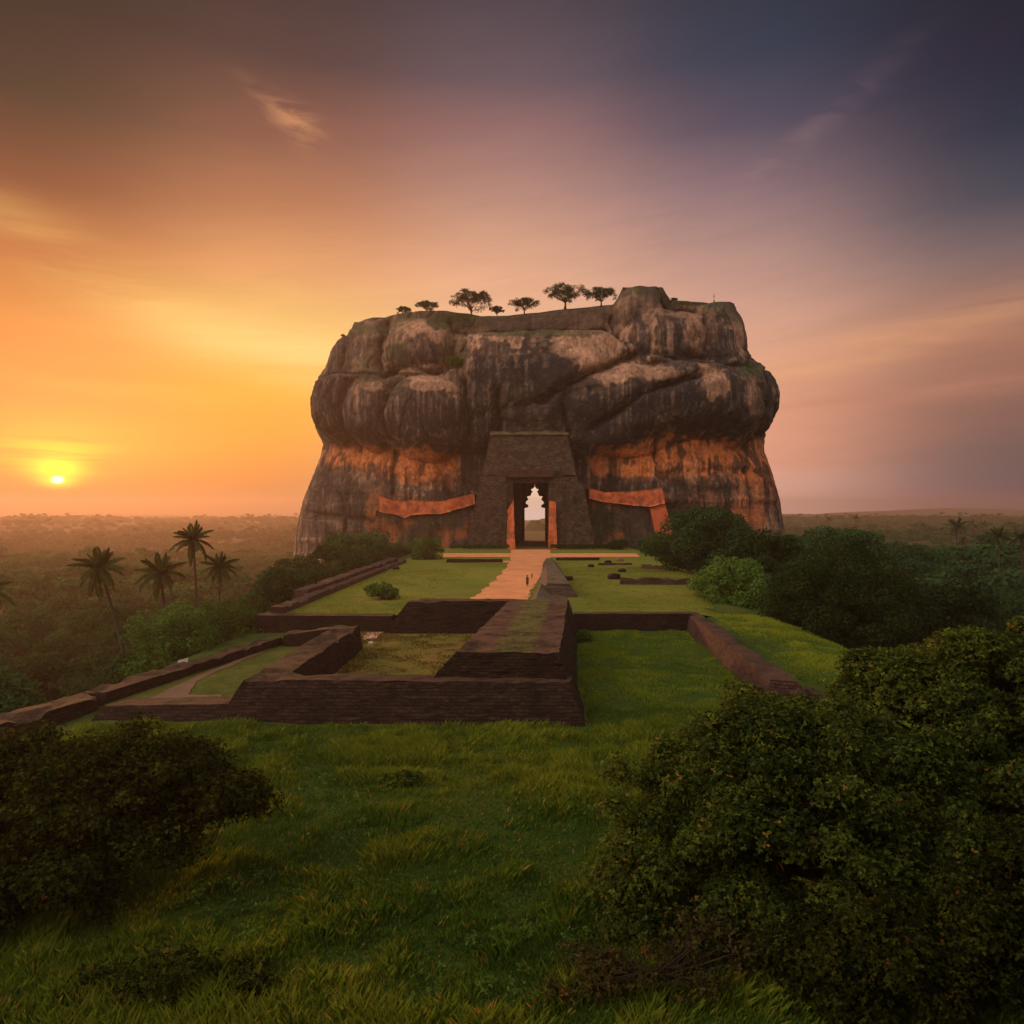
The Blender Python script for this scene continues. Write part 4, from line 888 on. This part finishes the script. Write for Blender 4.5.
# hedges at the gate foot
def hedge(x0, x1, y, h, label, seed):
    rng = np.random.default_rng(seed); n = int((x1 - x0) / .9) + 1
    lob = [(x0 + (x1 - x0) * i / (n - 1) - (x0 + x1) / 2, rng.normal(0, .2), h * .5, .9, 1.1, h * .55) for i in range(n)]
    o = link('hedge', leaf_mesh(rng, lob, 260 * n, .35, M_LEAF, 'hedge'), loc=((x0 + x1) / 2, y, 0)); tag(o, label, 'hedge')
hedge(-20, -1.6, 243, 1.9, 'clipped green hedge at the foot of the gate, left of the doorway', 41)
hedge(13.5, 33, 243, 1.9, 'clipped green hedge at the foot of the gate, right of the doorway', 42)

# --- foreground trees and bushes
def near_tree(name, x, d, z, lobes, n, label, seed, m=22, r2=.62, size=.15, k=5, cat='tree', mat=None, h=4.0, r=.2, nl=16):
    rng = np.random.default_rng(seed); lob = sub_lobes(rng, lobes, m, r2, .75, jit=.7, low=-.7)
    t = empty(name, (x, d, z))
    link('trunk', limb_mesh(rng, h, r, lob, nl * 3, ext=1.1), t)
    link('crown', leaf_mesh(rng, lob, n, size, mat or M_LEAF_N, k=k, shell=.35, low=-.7, spread=1.1, up=.5, aspect=1.8), t)
    tag(t, label, cat); HERO.append((x, d, 4)); return t
gl = gz(-13, 24)
near_tree('spreading_tree', -13.6, 24, gl, [(0,0,3.9,2.9,2.6,1.2),(1.6,.3,3.9,1.8,1.8,.9),(2.8,.4,2.9,1.7,1.6,.9),(-3.6,.2,3.6,3,2.4,1.3),(1.0,-1.0,2.2,2.4,2,1.4),(-2,-1.4,2.0,3,2,1.5),(4.3,.6,2.7,.9,.9,.5),(-6,0,3.1,2.6,2.4,1.4),(-5,-1.5,1.6,3,2,1.5),(-.4,-2.4,1.0,2.6,1.6,1.0),(-4,-3.4,.9,3,1.8,1.0)], 56000, 'dark spreading tree in the left foreground with branches over the grass', 51, m=34, r2=.55, size=.105, h=2.2, r=.2)
near_tree('leafy_tree', 7.9, 22, gz(7.6, 22), [(0,0,4.7,2.5,2.4,1.6),(-2.6,0,3.2,2.1,2.0,1.7),(2.6,.6,4.5,2.1,2.2,1.4),(0,-1.4,3.0,3,2,2),(3.4,-1.2,3.0,2.8,2,2.2),(-3.2,-.8,1.6,2.0,1.8,1.5),(1,-2.2,1.6,3,1.5,1.8),(-.4,.4,5.5,1.4,1.3,.6),(4.4,-2.2,1.4,3,1.6,1.8),(-1.6,-2.4,.7,2.4,1.4,1.2)], 84000, 'large leafy tree in the right foreground, nearest the meadow', 52, m=34, r2=.55, size=.105, h=3.0, r=.22)
near_tree('leafy_tree', 17.4, 27.5, gz(17, 27), [(0,0,6.1,3.0,2.6,1.5),(-3.2,0,5.3,1.9,2,1.5),(3,.5,6.4,2.6,2.4,1.7),(-1.4,-1.6,4.4,3.2,2,2.2),(2.6,-2,4.4,3,2,2.4),(-2.8,-2.2,2.6,3,2,2),(1.4,-2.8,2.4,3.4,2,2.4)], 80000, 'large leafy tree at the right edge of the photo, behind the nearer one', 53, m=34, r2=.6, size=.125, h=4, r=.26)
near_tree('low_bush', 11.8, 17.4, gz(12, 17), [(0,0,1.6,2.6,1.4,1.6),(-2.6,0,1.1,2,1.2,1.1),(2,.5,2.2,2,1.5,1.6),(-4.2,.2,.7,1.6,1,.8)], 42000, 'dense dark bush in the bottom right corner', 54, m=30, r2=.5, size=.10, h=1.2, r=.1, cat='bush')
near_tree('dry_scrub', 3.6, 18.0, gz(3.6, 18), [(0,0,.4,1.9,1.1,.5),(1.8,.6,.8,1.4,1.1,.7),(-1.5,.3,.2,1.2,1,.3)], 1900, 'brown twiggy scrub low in front of the right foreground tree', 55, m=16, r2=.4, size=.11, k=4, mat=M_LEAF_D, h=.7, r=.05, nl=30, cat='scrub')
near_tree('low_bush', -8.6, 18.0, gz(-8.6, 18.2), [(0,0,.35,1.6,.9,.4),(1.8,.2,.2,1,.8,.3),(-1.6,.1,.2,1,.8,.3)], 1300, 'small leafy bush at the bottom left of the meadow', 56, m=16, r2=.4, size=.12, h=.5, r=.02, cat='bush', nl=30)
near_tree('weed_clump', -5.1, 33.5, gz(-5.1, 33.5), [(0,0,.2,1.1,.7,.2)], 420, 'dark leafy weed clump in the middle of the meadow', 57, m=14, r2=.3, size=.13, h=.2, r=.015, cat='weed', mat=M_LEAF_B)

rngw = np.random.default_rng(404); wl = []
for _ in range(900):
    y_ = 17 + 27 * rngw.random() ** 1.2; x_ = rngw.uniform(-.72, .5) * y_
    if fbm(x_ / 4, y_ / 4, 0, 2, 811) < .02 or abs(x_) > 22: continue
    r_ = rngw.uniform(.12, .38); wl.append((x_, y_, gz(x_, y_) + r_ * .45, r_, r_, r_ * rngw.uniform(.6, 1.3)))
tag(link('meadow_weeds', leaf_mesh(rngw, wl, 22 * len(wl), .085, M_LEAF_B, 'meadow_weeds', k=4, shell=.3, up=.6)), 'small broad leaved weeds scattered through the meadow grass', 'weeds', kind='stuff')
# --- coconut palms
def frond_mesh(rng, L, droop, n=30, leaflet=.9):
    u = np.linspace(0, 1, n); parts = []
    x = L * (u * .95); z = L * (.30 * u - droop * u ** 2.2)
    sp = np.stack([x, 0 * u, z], 1); parts.append(tube(sp, np.linspace(.05, .012, n), 4, False))
    T = np.gradient(sp, axis=0); T /= np.linalg.norm(T, axis=1)[:, None]
    V, Q = [], []; c0 = 0
    for s_ in (-1, 1):
        for rep in (0, .5):
            w_ = leaflet * np.sin(np.clip(u + rep / n, 0, 1) * math.pi * .92 + .18) ** .6 * (.85 + .3 * rng.random(n))
            o = sp + T * rep * L / n
            side = np.array([0, s_ * .78, -.42]) + T * .55 + rng.normal(0, .07, (n, 3)); side /= np.linalg.norm(side, axis=1)[:, None]
            tip = o + side * w_[:, None] + np.array([0, 0, -.22]) * w_[:, None]; h = T * .085
            mid = o + side * w_[:, None] * .55
            v = np.stack([o - h * .5, mid - h * 1.0, tip, mid + h * 1.5], 1).reshape(-1, 3)
            parts.append((v, np.arange(4 * n).reshape(-1, 4)))
    V, Q = merge(parts); return mesh_data('frond', V, Q, M_PALM, tint=rng.random(len(V)) * .6 + .2)
_rp = np.random.default_rng(5)
FR = [frond_mesh(_rp, 4.4, d_, leaflet=lf) for d_, lf in ((.15, .9), (.38, 1.0), (.62, 1.0), (.9, .95), (.25, .95))]
def palm(base, top, R_, label, seed, nf=24, group=None, bare=False):
    rng = np.random.default_rng(seed); base = np.array(base, float); top = np.array(top, float)
    base[2] = min(base[2], gz(base[0], base[1]) + .1); v = top - base
    t = empty('coconut_palm', base)
    u = np.linspace(0, 1, 14)[:, None]; bend = np.sin(u * math.pi) * np.array([0, 0, 0]) + (u ** 1.8 - u) * np.array([v[0], v[1], 0]) * .55
    rr = .20 + .10 * np.exp(-u[:, 0] * 9) + .02 * np.sin(u[:, 0] * 60)
    link('trunk', mesh_data('trunk', *tube(u * v + bend, rr * R_ / 4.2, 8), M_BARK, smooth=True) if False else mesh_data('trunk', *fixq(*tube(u * v + bend, rr * max(.8, R_ / 4.2), 8)), M_BARK, smooth=True), t)
    for i in range(nf):
        a = i * 2.399 + rng.normal(0, .12); lvl = i / nf
        f = link('frond', FR[[0, 4, 1, 1, 2, 2, 3][min(6, int(lvl * 7))]], t)
        s_ = R_ / 4.3 * (.8 + .25 * rng.random()) * (.8 if lvl < .25 else 1)
        tilt = R(-62 + 98 * lvl + rng.normal(0, 6))
        f.location = tuple(v + np.array([0, 0, -.15 - .25 * lvl])); f.rotation_euler = (rng.normal(0, .15), tilt, a); f.scale = (s_, s_, s_)
    if not bare:
        V = []
        for i in range(6):
            a = i * 1.05; c_ = v + np.array([.28 * math.cos(a), .28 * math.sin(a), -.45])
            bmv, bq = _sph(c_, .16); V.append((bmv, bq))
        link('coconuts', mesh_data('coconuts', *merge(V), plain('coconut_husk', (.09, .07, .02), .7), smooth=True), t)
    tag(t, label, 'palm', group); return t
def _sph(c_, r, n=6, sc=(1, 1, 1)):
    u = np.linspace(0, 2 * math.pi, n * 2, endpoint=False); v = np.linspace(-.49, .49, n) * math.pi
    U, W = np.meshgrid(u, v); D = np.stack([np.cos(W) * np.cos(U), np.cos(W) * np.sin(U), np.sin(W)], -1).reshape(-1, 3)
    return np.array(c_) + D * r * np.array(sc), grid_faces(2 * n, n, 0, True)
palm(PD(134, 694, 108), PD(99, 566, 108), 4.1, 'leftmost of the four near palms, its trunk leaning left', 61)
palm(PD(172, 650, 112), PD(160, 571, 112), 3.9, 'palm second from left, lower and shorter trunk', 62)
palm(PD(200, 640, 118), PD(193, 538, 118), 3.7, 'tallest and straightest of the near palms', 63)
palm(PD(220, 640, 124), PD(219, 565, 124), 3.4, 'small upright palm at the right end of the near palms', 64)
palm(PD(-26, 690, 90), PD(-14, 588, 90), 3.6, 'palm half cut off by the left edge of the photo', 65)
palm(PD(956, 556, 320), PD(957, 525, 320), 5.0, 'tall distant palm at the right, left of a drooping one', 66, nf=16, bare=True)
palm(PD(958, 560, 330), PD(963, 541, 330), 3.4, 'stunted drooping palm next to the tall distant palm', 67, nf=9, bare=True)
palm(PD(999, 570, 205), PD(999, 535, 205), 4.0, 'distant palm standing above a rounded tree near the right edge', 68, nf=18, bare=True)
palm(PD(1024, 570, 205), PD(1021, 537, 205), 3.8, 'distant palm cut off by the right edge of the photo', 69, nf=18, bare=True)
for i, (px, py, d) in enumerate(((856, 517, 700), (972, 523, 620), (983, 524, 610), (829, 519, 800))):
    palm(PD(px, py + 16, d), PD(px, py, d), 5.5, 'tiny faraway palm sticking out of the hazy right treeline', 80 + i, nf=10, group='faraway palms on the right treeline', bare=True)

# --- trees on the summit
def umbrella(px, py, rpx, hpx, d, label, seed, n=2600, gap=.6):
    rng = np.random.default_rng(seed); k = d / F; Rr = rpx * k; H = hpx * k; x, y, z = PD(px, py, d)
    prim = [(Rr * .62 * math.cos(a) * q, Rr * .62 * math.sin(a) * q, H * (.56 + .16 * (1 - q)), Rr * .45, Rr * .45, H * .34) for a, q in [(i * 1.05 + rng.random() * .4, 1) for i in range(6)] + [(i * 2.1, .4) for i in range(3)]]
    lob = sub_lobes(rng, prim, 11, Rr * .17, .8)
    t = empty('summit_tree', (x, y, z)); link('trunk', limb_mesh(rng, H * .5, max(.14, Rr * .045), lob, 14, z0=.5), t)
    link('crown', leaf_mesh(rng, lob, n * 2, .45, M_LEAF, shell=.3), t); tag(t, label, 'tree')
ST = [(404,318,7,12,'faint thin tree, leftmost on the rock summit',1300),(427,314,10,13,'thin crowned tree second from the left on the summit',1700),(471,319,19,27,'largest round tree on the rock summit',4200),
      (497,317,7,11,'small tree right of the largest summit tree',1200),(524,314,14,15,'low wide tree in the middle of the summit',2200),(565,307,20,20,'broad flat crowned tree left of the paired summit tree',3600),(601,305,15,16,'tree leaning against the square summit boulder',2800),
      (377,324,7,6,'small scrubby tree on the left shoulder of the rock',900),(674,302,3.5,5,'tiny tree just right of the square summit boulder',300),(343,337,2,4,'tiny plant on the far left shoulder of the rock',120)]
for i, (px, py, rp, hp, lb, n) in enumerate(ST): umbrella(px, py + 1.5, rp * 1.08, hp * 1.12, 283, lb, 90 + i, n)
# mast on the summit
mast = empty('mast', PD(714, 308, 285)); tag(mast, 'thin mast on the right part of the rock summit', 'mast')
link('pole', mesh_data('pole', *fixq(*tube([(0, 0, -.5), (0, 0, 6)], [.09, .05], 6)), plain('grey_metal', (.2, .16, .14)), smooth=True), mast)
for z_, s_ in ((2.6, .26), (4.6, .2)): link('fitting', mesh_data('fitting', *_sph((0, 0, z_), s_, sc=(1, 1, 3)), plain('dark_metal', (.05, .03, .025))), mast)

# ------------------------------------------------------------------ jungle: nearest trees one by one, the rest as one wood
rng = np.random.default_rng(77)
cand = []
for _ in range(26000):
    y = 45 + 700 * rng.random() ** 1.1; x = rng.uniform(-.86, .86) * y + rng.normal(0, 4)
    if x < 0 and x > -37 - max(0, (y - 100)) * .02 and y < 262: continue
    if x >= 0 and x < np.interp(y, [40, 85, 130, 262], [36, 33, 42, 52]) and y < 262: continue
    if -102 < x < 118 and 250 < y < 365: continue
    if abs(x / y - .032) < .035 and y > 250: continue
    if any(math.hypot(x - h[0], y - h[1]) < h[2] + 3.0 for h in HERO): continue
    if x > 0 and y < 75: continue
    cand.append((x, y))
kept = []
cell = {}
for x, y in sorted(cand, key=lambda q: q[1] + 6 * rng.random()):
    s_ = 7.5 if y < 330 else 11.0
    gx, gy = int(x // 12), int(y // 12); ok = True
    for i in (-1, 0, 1):
        for j in (-1, 0, 1):
            for (a, c_) in cell.get((gx + i, gy + j), ()):
                if (a - x) ** 2 + (c_ - y) ** 2 < s_ * s_: ok = False
    if ok: cell.setdefault((gx, gy), []).append((x, y)); kept.append((x, y))
kept.sort(key=lambda q: math.hypot(*q))
# ones hidden behind the rock are left out
vis = [q for q in kept if not (q[1] > 330 and -.29 < q[0] / q[1] < .36)]
near, far = vis[:285], vis[285:]
for i, (x, y) in enumerate(near):
    sc = rng.uniform(.62, 1.12) * (1.0 if y > 90 else .72)
    z = gz(x, y) - .4
    if y < 75: z = min(z, -9)
    pxx = 512 + F * x / y
    if pxx > 870 and y > 110: sc *= .8; z -= 1.5
    if y < 128 and pxx < 262: sc = min(sc, max(.42, (Z(np.interp(pxx, [0, 60, 150, 262], [650, 655, 640, 600]), y) - z) / 14.5))
    side_ = 'left' if x < 0 else 'right'
    dist = 'nearby' if y < 150 else ('middle distance' if y < 260 else 'faint distant')
    lb = {'nearby': 'dark rounded jungle tree close below the %s walls', 'middle distance': 'rounded jungle tree in thin mist in the %s valley', 'faint distant': 'hazy jungle tree far out in the %s valley'}[dist] % side_
    place(int(rng.integers(7)), x, y, z, sc, rng.random() * 6.28, lb, {'nearby': 'jungle trees close below the %s walls', 'middle distance': 'misty jungle trees in the %s valley', 'faint distant': 'hazy far trees in the %s valley'}[dist] % side_)

def forest(name, pts, per, size, seed, mat):
    rng = np.random.default_rng(seed); n = len(pts); pts = np.asarray(pts)
    Rr = rng.uniform(4.5, 9, n); H = rng.uniform(8, 15, n)
    tall = rng.random(n) < .08; H[tall] += 6; Rr[tall] *= .8; H += 9 * ss(fbm(pts[:, 0] / 200, pts[:, 1] / 130, 0, 3, 93), .05, .4)
    z = ground_z(pts[:, 0], pts[:, 1])
    k = np.repeat(np.arange(n), per); N = n * per
    lob = rng.integers(0, 6, N); la = lob * 1.05 + k * 1.3
    off = np.where(lob[:, None] == 0, 0, 1) * np.stack([np.cos(la), np.sin(la), np.zeros(N)], 1) * .48
    D = rng.normal(size=(N, 3)); D /= np.linalg.norm(D, axis=1)[:, None]; D[:, 2] = np.where(D[:, 2] < -.3, -D[:, 2], D[:, 2])
    c_ = np.stack([pts[k, 0], pts[k, 1], z[k] + H[k] - Rr[k] * .5], 1) + (off + D * np.array([.55, .55, .42]) * (.75 + .3 * rng.random((N, 1)))) * Rr[k][:, None]
    V, Q = leaves(rng, c_, D, size, 1, aspect=1.3)
    ti = np.clip(.5 * rng.random(n)[k] + .5 * rng.random(N), 0, 1)
    # dark stems so that the crowns do not hang in the air
    me = mesh_data(name, V, Q, mat, tint=np.repeat(ti, 4)); return link(name, me)
tag(forest('woodland', far, 260, 1.5, 5, M_LEAF), 'misty jungle canopy of the middle distance on both sides of the rock', 'woodland', kind='stuff')
fp = []
for _ in range(30000):
    y = 740 + 3300 * rng.random() ** 1.35; x = rng.uniform(-.80, .80) * y
    if -.24 < x / y < .33: continue
    if fbm(x / 160, y / 160, 0, 2, 91) < -.28: continue
    fp.append((x, y))
fp = fp[:11000]
tag(forest('far_woodland', fp, 34, 4.4, 6, M_LEAF), 'far jungle treeline fading into the haze below the horizon', 'woodland', kind='stuff')

# far hills
def hill(name, x, y, rx, ry, z0, h, seed):
    u = np.linspace(0, 2 * math.pi, 90, endpoint=False); v = np.linspace(0, 1, 16)
    U, W = np.meshgrid(u, v); xx = x + rx * (1 - W) * np.cos(U) ; yy = y + ry * (1 - W) * np.sin(U)
    zz = z0 + h * (1 - (1 - W) ** 2.2) * (1 + .18 * fbm(xx / (rx * .35), yy / (ry * .5), 0, 4, seed))
    tag(link(name, mesh_data(name, np.stack([xx, yy, zz], -1), grid_faces(90, 16, 0, True), M_GROUND, tint=np.zeros(xx.size), smooth=True)), kind='structure')
hill('hill', X(960, 3800), 3800, 1100, 250, -12, 60, 1)
hill('hill', X(1090, 3500), 3500, 700, 250, -12, 52, 2)
hill('hill', X(800, 3900), 3900, 600, 150, -12, 36, 3)
hill('hill', X(120, 3900), 3900, 1300, 150, -12, 28, 4)
hill('hill', X(536, 1150), 1150, 19, 16, -12, 17.5, 5)
hill('hill', X(560, 1700), 1700, 90, 60, -12, 22, 6)

# ------------------------------------------------------------------ grass
def inside(px_, py_, quad):
    m = np.ones(len(px_), bool); q = quad; s0 = None
    area = 0.5 * sum(q[i][0] * q[(i + 1) % 4][1] - q[(i + 1) % 4][0] * q[i][1] for i in range(4)); sg = 1 if area > 0 else -1
    for i in range(4):
        a, c_ = q[i], q[(i + 1) % 4]
        m &= sg * ((c_[0] - a[0]) * (py_ - a[1]) - (c_[1] - a[1]) * (px_ - a[0])) > -.02
    return m
def blades(name, n, x0, x1, y0, y1, hfun, wid, zfun, seed, keep=None, label='', dens=None, mat=None):
    rng = np.random.default_rng(seed)
    u = rng.random(n); y = y0 + (y1 - y0) * (u ** dens if dens else u); x = rng.uniform(x0, x1, n)
    m = np.abs(x) < y * .74 + 1.5
    for q in FOOT: m &= ~inside(x, y, q)
    if keep is not None: m &= keep(x, y)
    x, y = x[m], y[m]; n = len(x)
    cl = fbm(x / 1.5, y / 1.5, 0, 4, 801); cl2 = fbm(x / 7, y / 7, 0, 3, 803)
    h = hfun(x, y) * (.35 + 1.0 * ss(cl + .5 * cl2, -.45, .5)) * rng.uniform(.5, 1.25, n)
    a = rng.random(n) * 6.283; lean = rng.uniform(.1, .75, n) * h; w_ = wid * rng.uniform(.6, 1.4, n) * (1 + y / 60)
    wx = .35 * fbm(x / 5, y / 5, 0, 2, 805); wy = .3 * fbm(x / 5, y / 5, 9, 2, 806)
    base = np.stack([x, y, zfun(x, y) - .03], 1)
    sd_ = np.stack([np.cos(a), np.sin(a), 0 * a], 1) * w_[:, None]; la = a + 1.57 + rng.normal(0, .6, n)
    tip = base + np.stack([np.cos(la) * lean + wx * h, np.sin(la) * lean + wy * h, h], 1)
    mid = base + (tip - base) * np.array([.38, .38, .6])
    V = np.stack([base - sd_, base + sd_, mid + sd_ * .7, tip, mid - sd_ * .7], 1)
    V4 = np.stack([base - sd_, base + sd_, tip, mid - sd_ * .9], 1).reshape(-1, 3)
    t = np.clip(.45 + .9 * cl2 + .45 * cl + rng.normal(0, .16, n), 0, .84); t = np.where(rng.random(n) < .04, 1.0, t)
    o = link(name, mesh_data(name, V4, np.arange(4 * n).reshape(-1, 4), mat or M_GRASS, tint=np.repeat(t, 4)))
    tag(o, label, 'grass', kind='stuff'); return o
gzv = lambda x, y: ground_z(x, y)
blades('meadow_grass', 420000, -26, 26, 15, 49, lambda x, y: .42, .010, gzv, 1, label='long wild grass on the meadow in the foreground', dens=1.25)
blades('lawn_grass', 150000, 4, 34, 44, 84, lambda x, y: .22, .013, gzv, 2, keep=lambda x, y: (x > 4.2 + (y - 45) * .075), label='short grass on the right lawn between the brick walls')
cour = lambda x, y: np.full_like(x, -1.5)
blades('courtyard_grass', 26000, -17, -3, 49, 80, lambda x, y: .16, .016, cour, 4, mat=M_GRASS_C, label='dry grass on the sunken courtyard floor')
blades('terrace_grass', 60000, -26, 44, 84, 160, lambda x, y: .12, .02, terrace_z, 3, mat=M_GRASS_L, keep=lambda x, y: (x < -9 - (y - 84) * .0) | (x > 9.5), label='mown grass of the upper terrace lawns', dens=1.3)

# ------------------------------------------------------------------ people on the path, small things
M_SKIN = plain('brown_skin', (.16, .08, .05)); M_CLOTH = plain('dark_cloth', (.05, .025, .02)); M_CLOTH2 = plain('red_cloth', (.16, .04, .03)); M_HAIR = plain('black_hair', (.012, .01, .01))
def person(px, py, Hh, label, step, cloth, yaw):
    t = empty('person', P(px, py, .07), yaw)
    J = [(0,0,.93),(0,0,1.15),(0,0,1.42),(0,0,1.52),(0,-.02,1.63),(0,-.01,1.73), (.2,0,1.40),(.27,-.02 - step*.2,1.13),(.27,-.08 - step*.4,.88),(.27,-.1 - step*.42,.80), (-.2,0,1.40),(-.27,.02 + step*.2,1.13),(-.27,.0 + step*.35,.88),(-.27,-.02 + step*.35,.80),
         (.1,0,.88),(.11,-step*.35,.48),(.11,-step*.5 + .05,.08),(.11,-step*.5 - .14,.03), (-.1,0,.88),(-.11,step*.3,.48),(-.11,step*.7,.10),(-.11,step*.7 - .17,.04)]
    E = [(0,1),(1,2),(2,3),(3,4),(4,5),(2,6),(6,7),(7,8),(8,9),(2,10),(10,11),(11,12),(12,13),(0,14),(14,15),(15,16),(16,17),(0,18),(18,19),(19,20),(20,21)]
    Rd = [.15,.14,.15,.06,.10,.07,.065,.045,.035,.035,.065,.045,.035,.035,.09,.06,.045,.035,.09,.06,.045,.035]
    me = bpy.data.meshes.new('body'); me.from_pydata([tuple(c_ * Hh / 1.8 for c_ in j) for j in J], E, []); me.update()
    o = link('body', me, t); me.materials.append(M_SKIN)
    md = o.modifiers.new('skin', 'SKIN'); o.modifiers.new('sub', 'SUBSURF').levels = 1; o.modifiers['sub'].render_levels = 1
    for i, s_ in enumerate(me.skin_vertices[0].data): s_.radius = (Rd[i] * Hh / 1.8,) * 2; s_.use_root = (i == 0)
    k = Hh / 1.8
    prof = [(1.48, .09), (1.42, .19), (1.25, .19), (1.0, .175), (.8, .21), (.55, .22), (.30, .24)]
    a = np.linspace(0, 6.283, 16, endpoint=False)
    V = np.array([(r * math.cos(q) * k, r * .72 * math.sin(q) * k, z * k) for z, r in prof for q in a])
    link('tunic', mesh_data('tunic', V, grid_faces(16, len(prof), 0, True), cloth, smooth=True), t)
    hv, hq = _sph((0, .02 * k, 1.68 * k), .125 * k, 8, (.95, 1, 1.05)); keep = V
    link('hair', mesh_data('hair', hv, hq, M_HAIR, smooth=True), t)
    tag(t, label, 'person')
person(527.3, 586.3, 1.78, 'person in a long dark garment standing on the orange sand path', .25, M_CLOTH, 2.6)
person(531.9, 578.2, .95, 'small child further up the path beside the mossy wall', .3, M_CLOTH2, .4)
# pale board beyond the outer wall
sg = empty('pale_slab', (X(182, 62), 62, Z(672, 62)), .25); tag(sg, 'tilted pale board propped behind the left outer wall', 'board')
wb = link('board', mesh_data('board', *hexa_geo([(-.42,0),(.42,0),(.42,.06),(-.42,.06)], [(-.36,.18),(.46,.18),(.46,.24),(-.36,.24)], .35, [.95,1.15,1.15,.95], res=.2, rough=.01, bottom=True), plain('weathered_white', (.5, .42, .38), .8, .2, 5)), sg)
for sx_ in (-.34, .34): link('leg', mesh_data('leg', *fixq(*tube([(sx_, .1, -2.5), (sx_, .1, .6)], .04, 6)), M_BARK), sg)
for i, (px, py, r_, lb) in enumerate(((371, 644, .32, 'pale stone lying in the courtyard corner beside the sandy gap'), (376, 645.5, .25, 'smaller pale stone at the courtyard corner'))):
    x_, y_, _ = P(px, py, -1.5); tag(link('loose_stone', boulder_mesh('loose_stone', r_, 900 + i, M_CURB if i else plain('pale_stone', (.5, .4, .3))), loc=(x_, y_, -1.4)), lb, 'stone')
x_, y_, _ = P(239, 721.5, -1.6); tag(link('loose_stone', boulder_mesh('loose_stone', .22, 905, plain('grey_pale_stone', (.3, .26, .2))), loc=(x_, y_, -1.55)), 'small pale stone in the grass at the left end of the platform', 'stone')

# ------------------------------------------------------------------ haze
hv = np.array([(x, y, z) for z in (-30, 108) for y in (-330, 4450) for x in (-4300, 4300)], float)
hq = np.array([(0, 1, 3, 2), (4, 6, 7, 5), (0, 4, 5, 1), (2, 3, 7, 6), (0, 2, 6, 4), (1, 5, 7, 3)])
m_, nb = new_mat('haze'); pv = nb.new('ShaderNodeVolumePrincipled')
pv.inputs['Color'].default_value = (0.78, 0.58, 0.46, 1); pv.inputs['Density'].default_value = HAZE_DENSITY; pv.inputs['Anisotropy'].default_value = 0.56
nb.l.new(pv.outputs[0], nb.new('ShaderNodeOutputMaterial').inputs['Volume'])
hm = mesh_data('haze', hv, hq, m_); bm = bmesh.new(); bm.from_mesh(hm); bmesh.ops.recalc_face_normals(bm, faces=bm.faces); bm.to_mesh(hm); bm.free()
tag(link('haze', hm), 'thin warm evening haze over the valley', 'haze', kind='stuff')
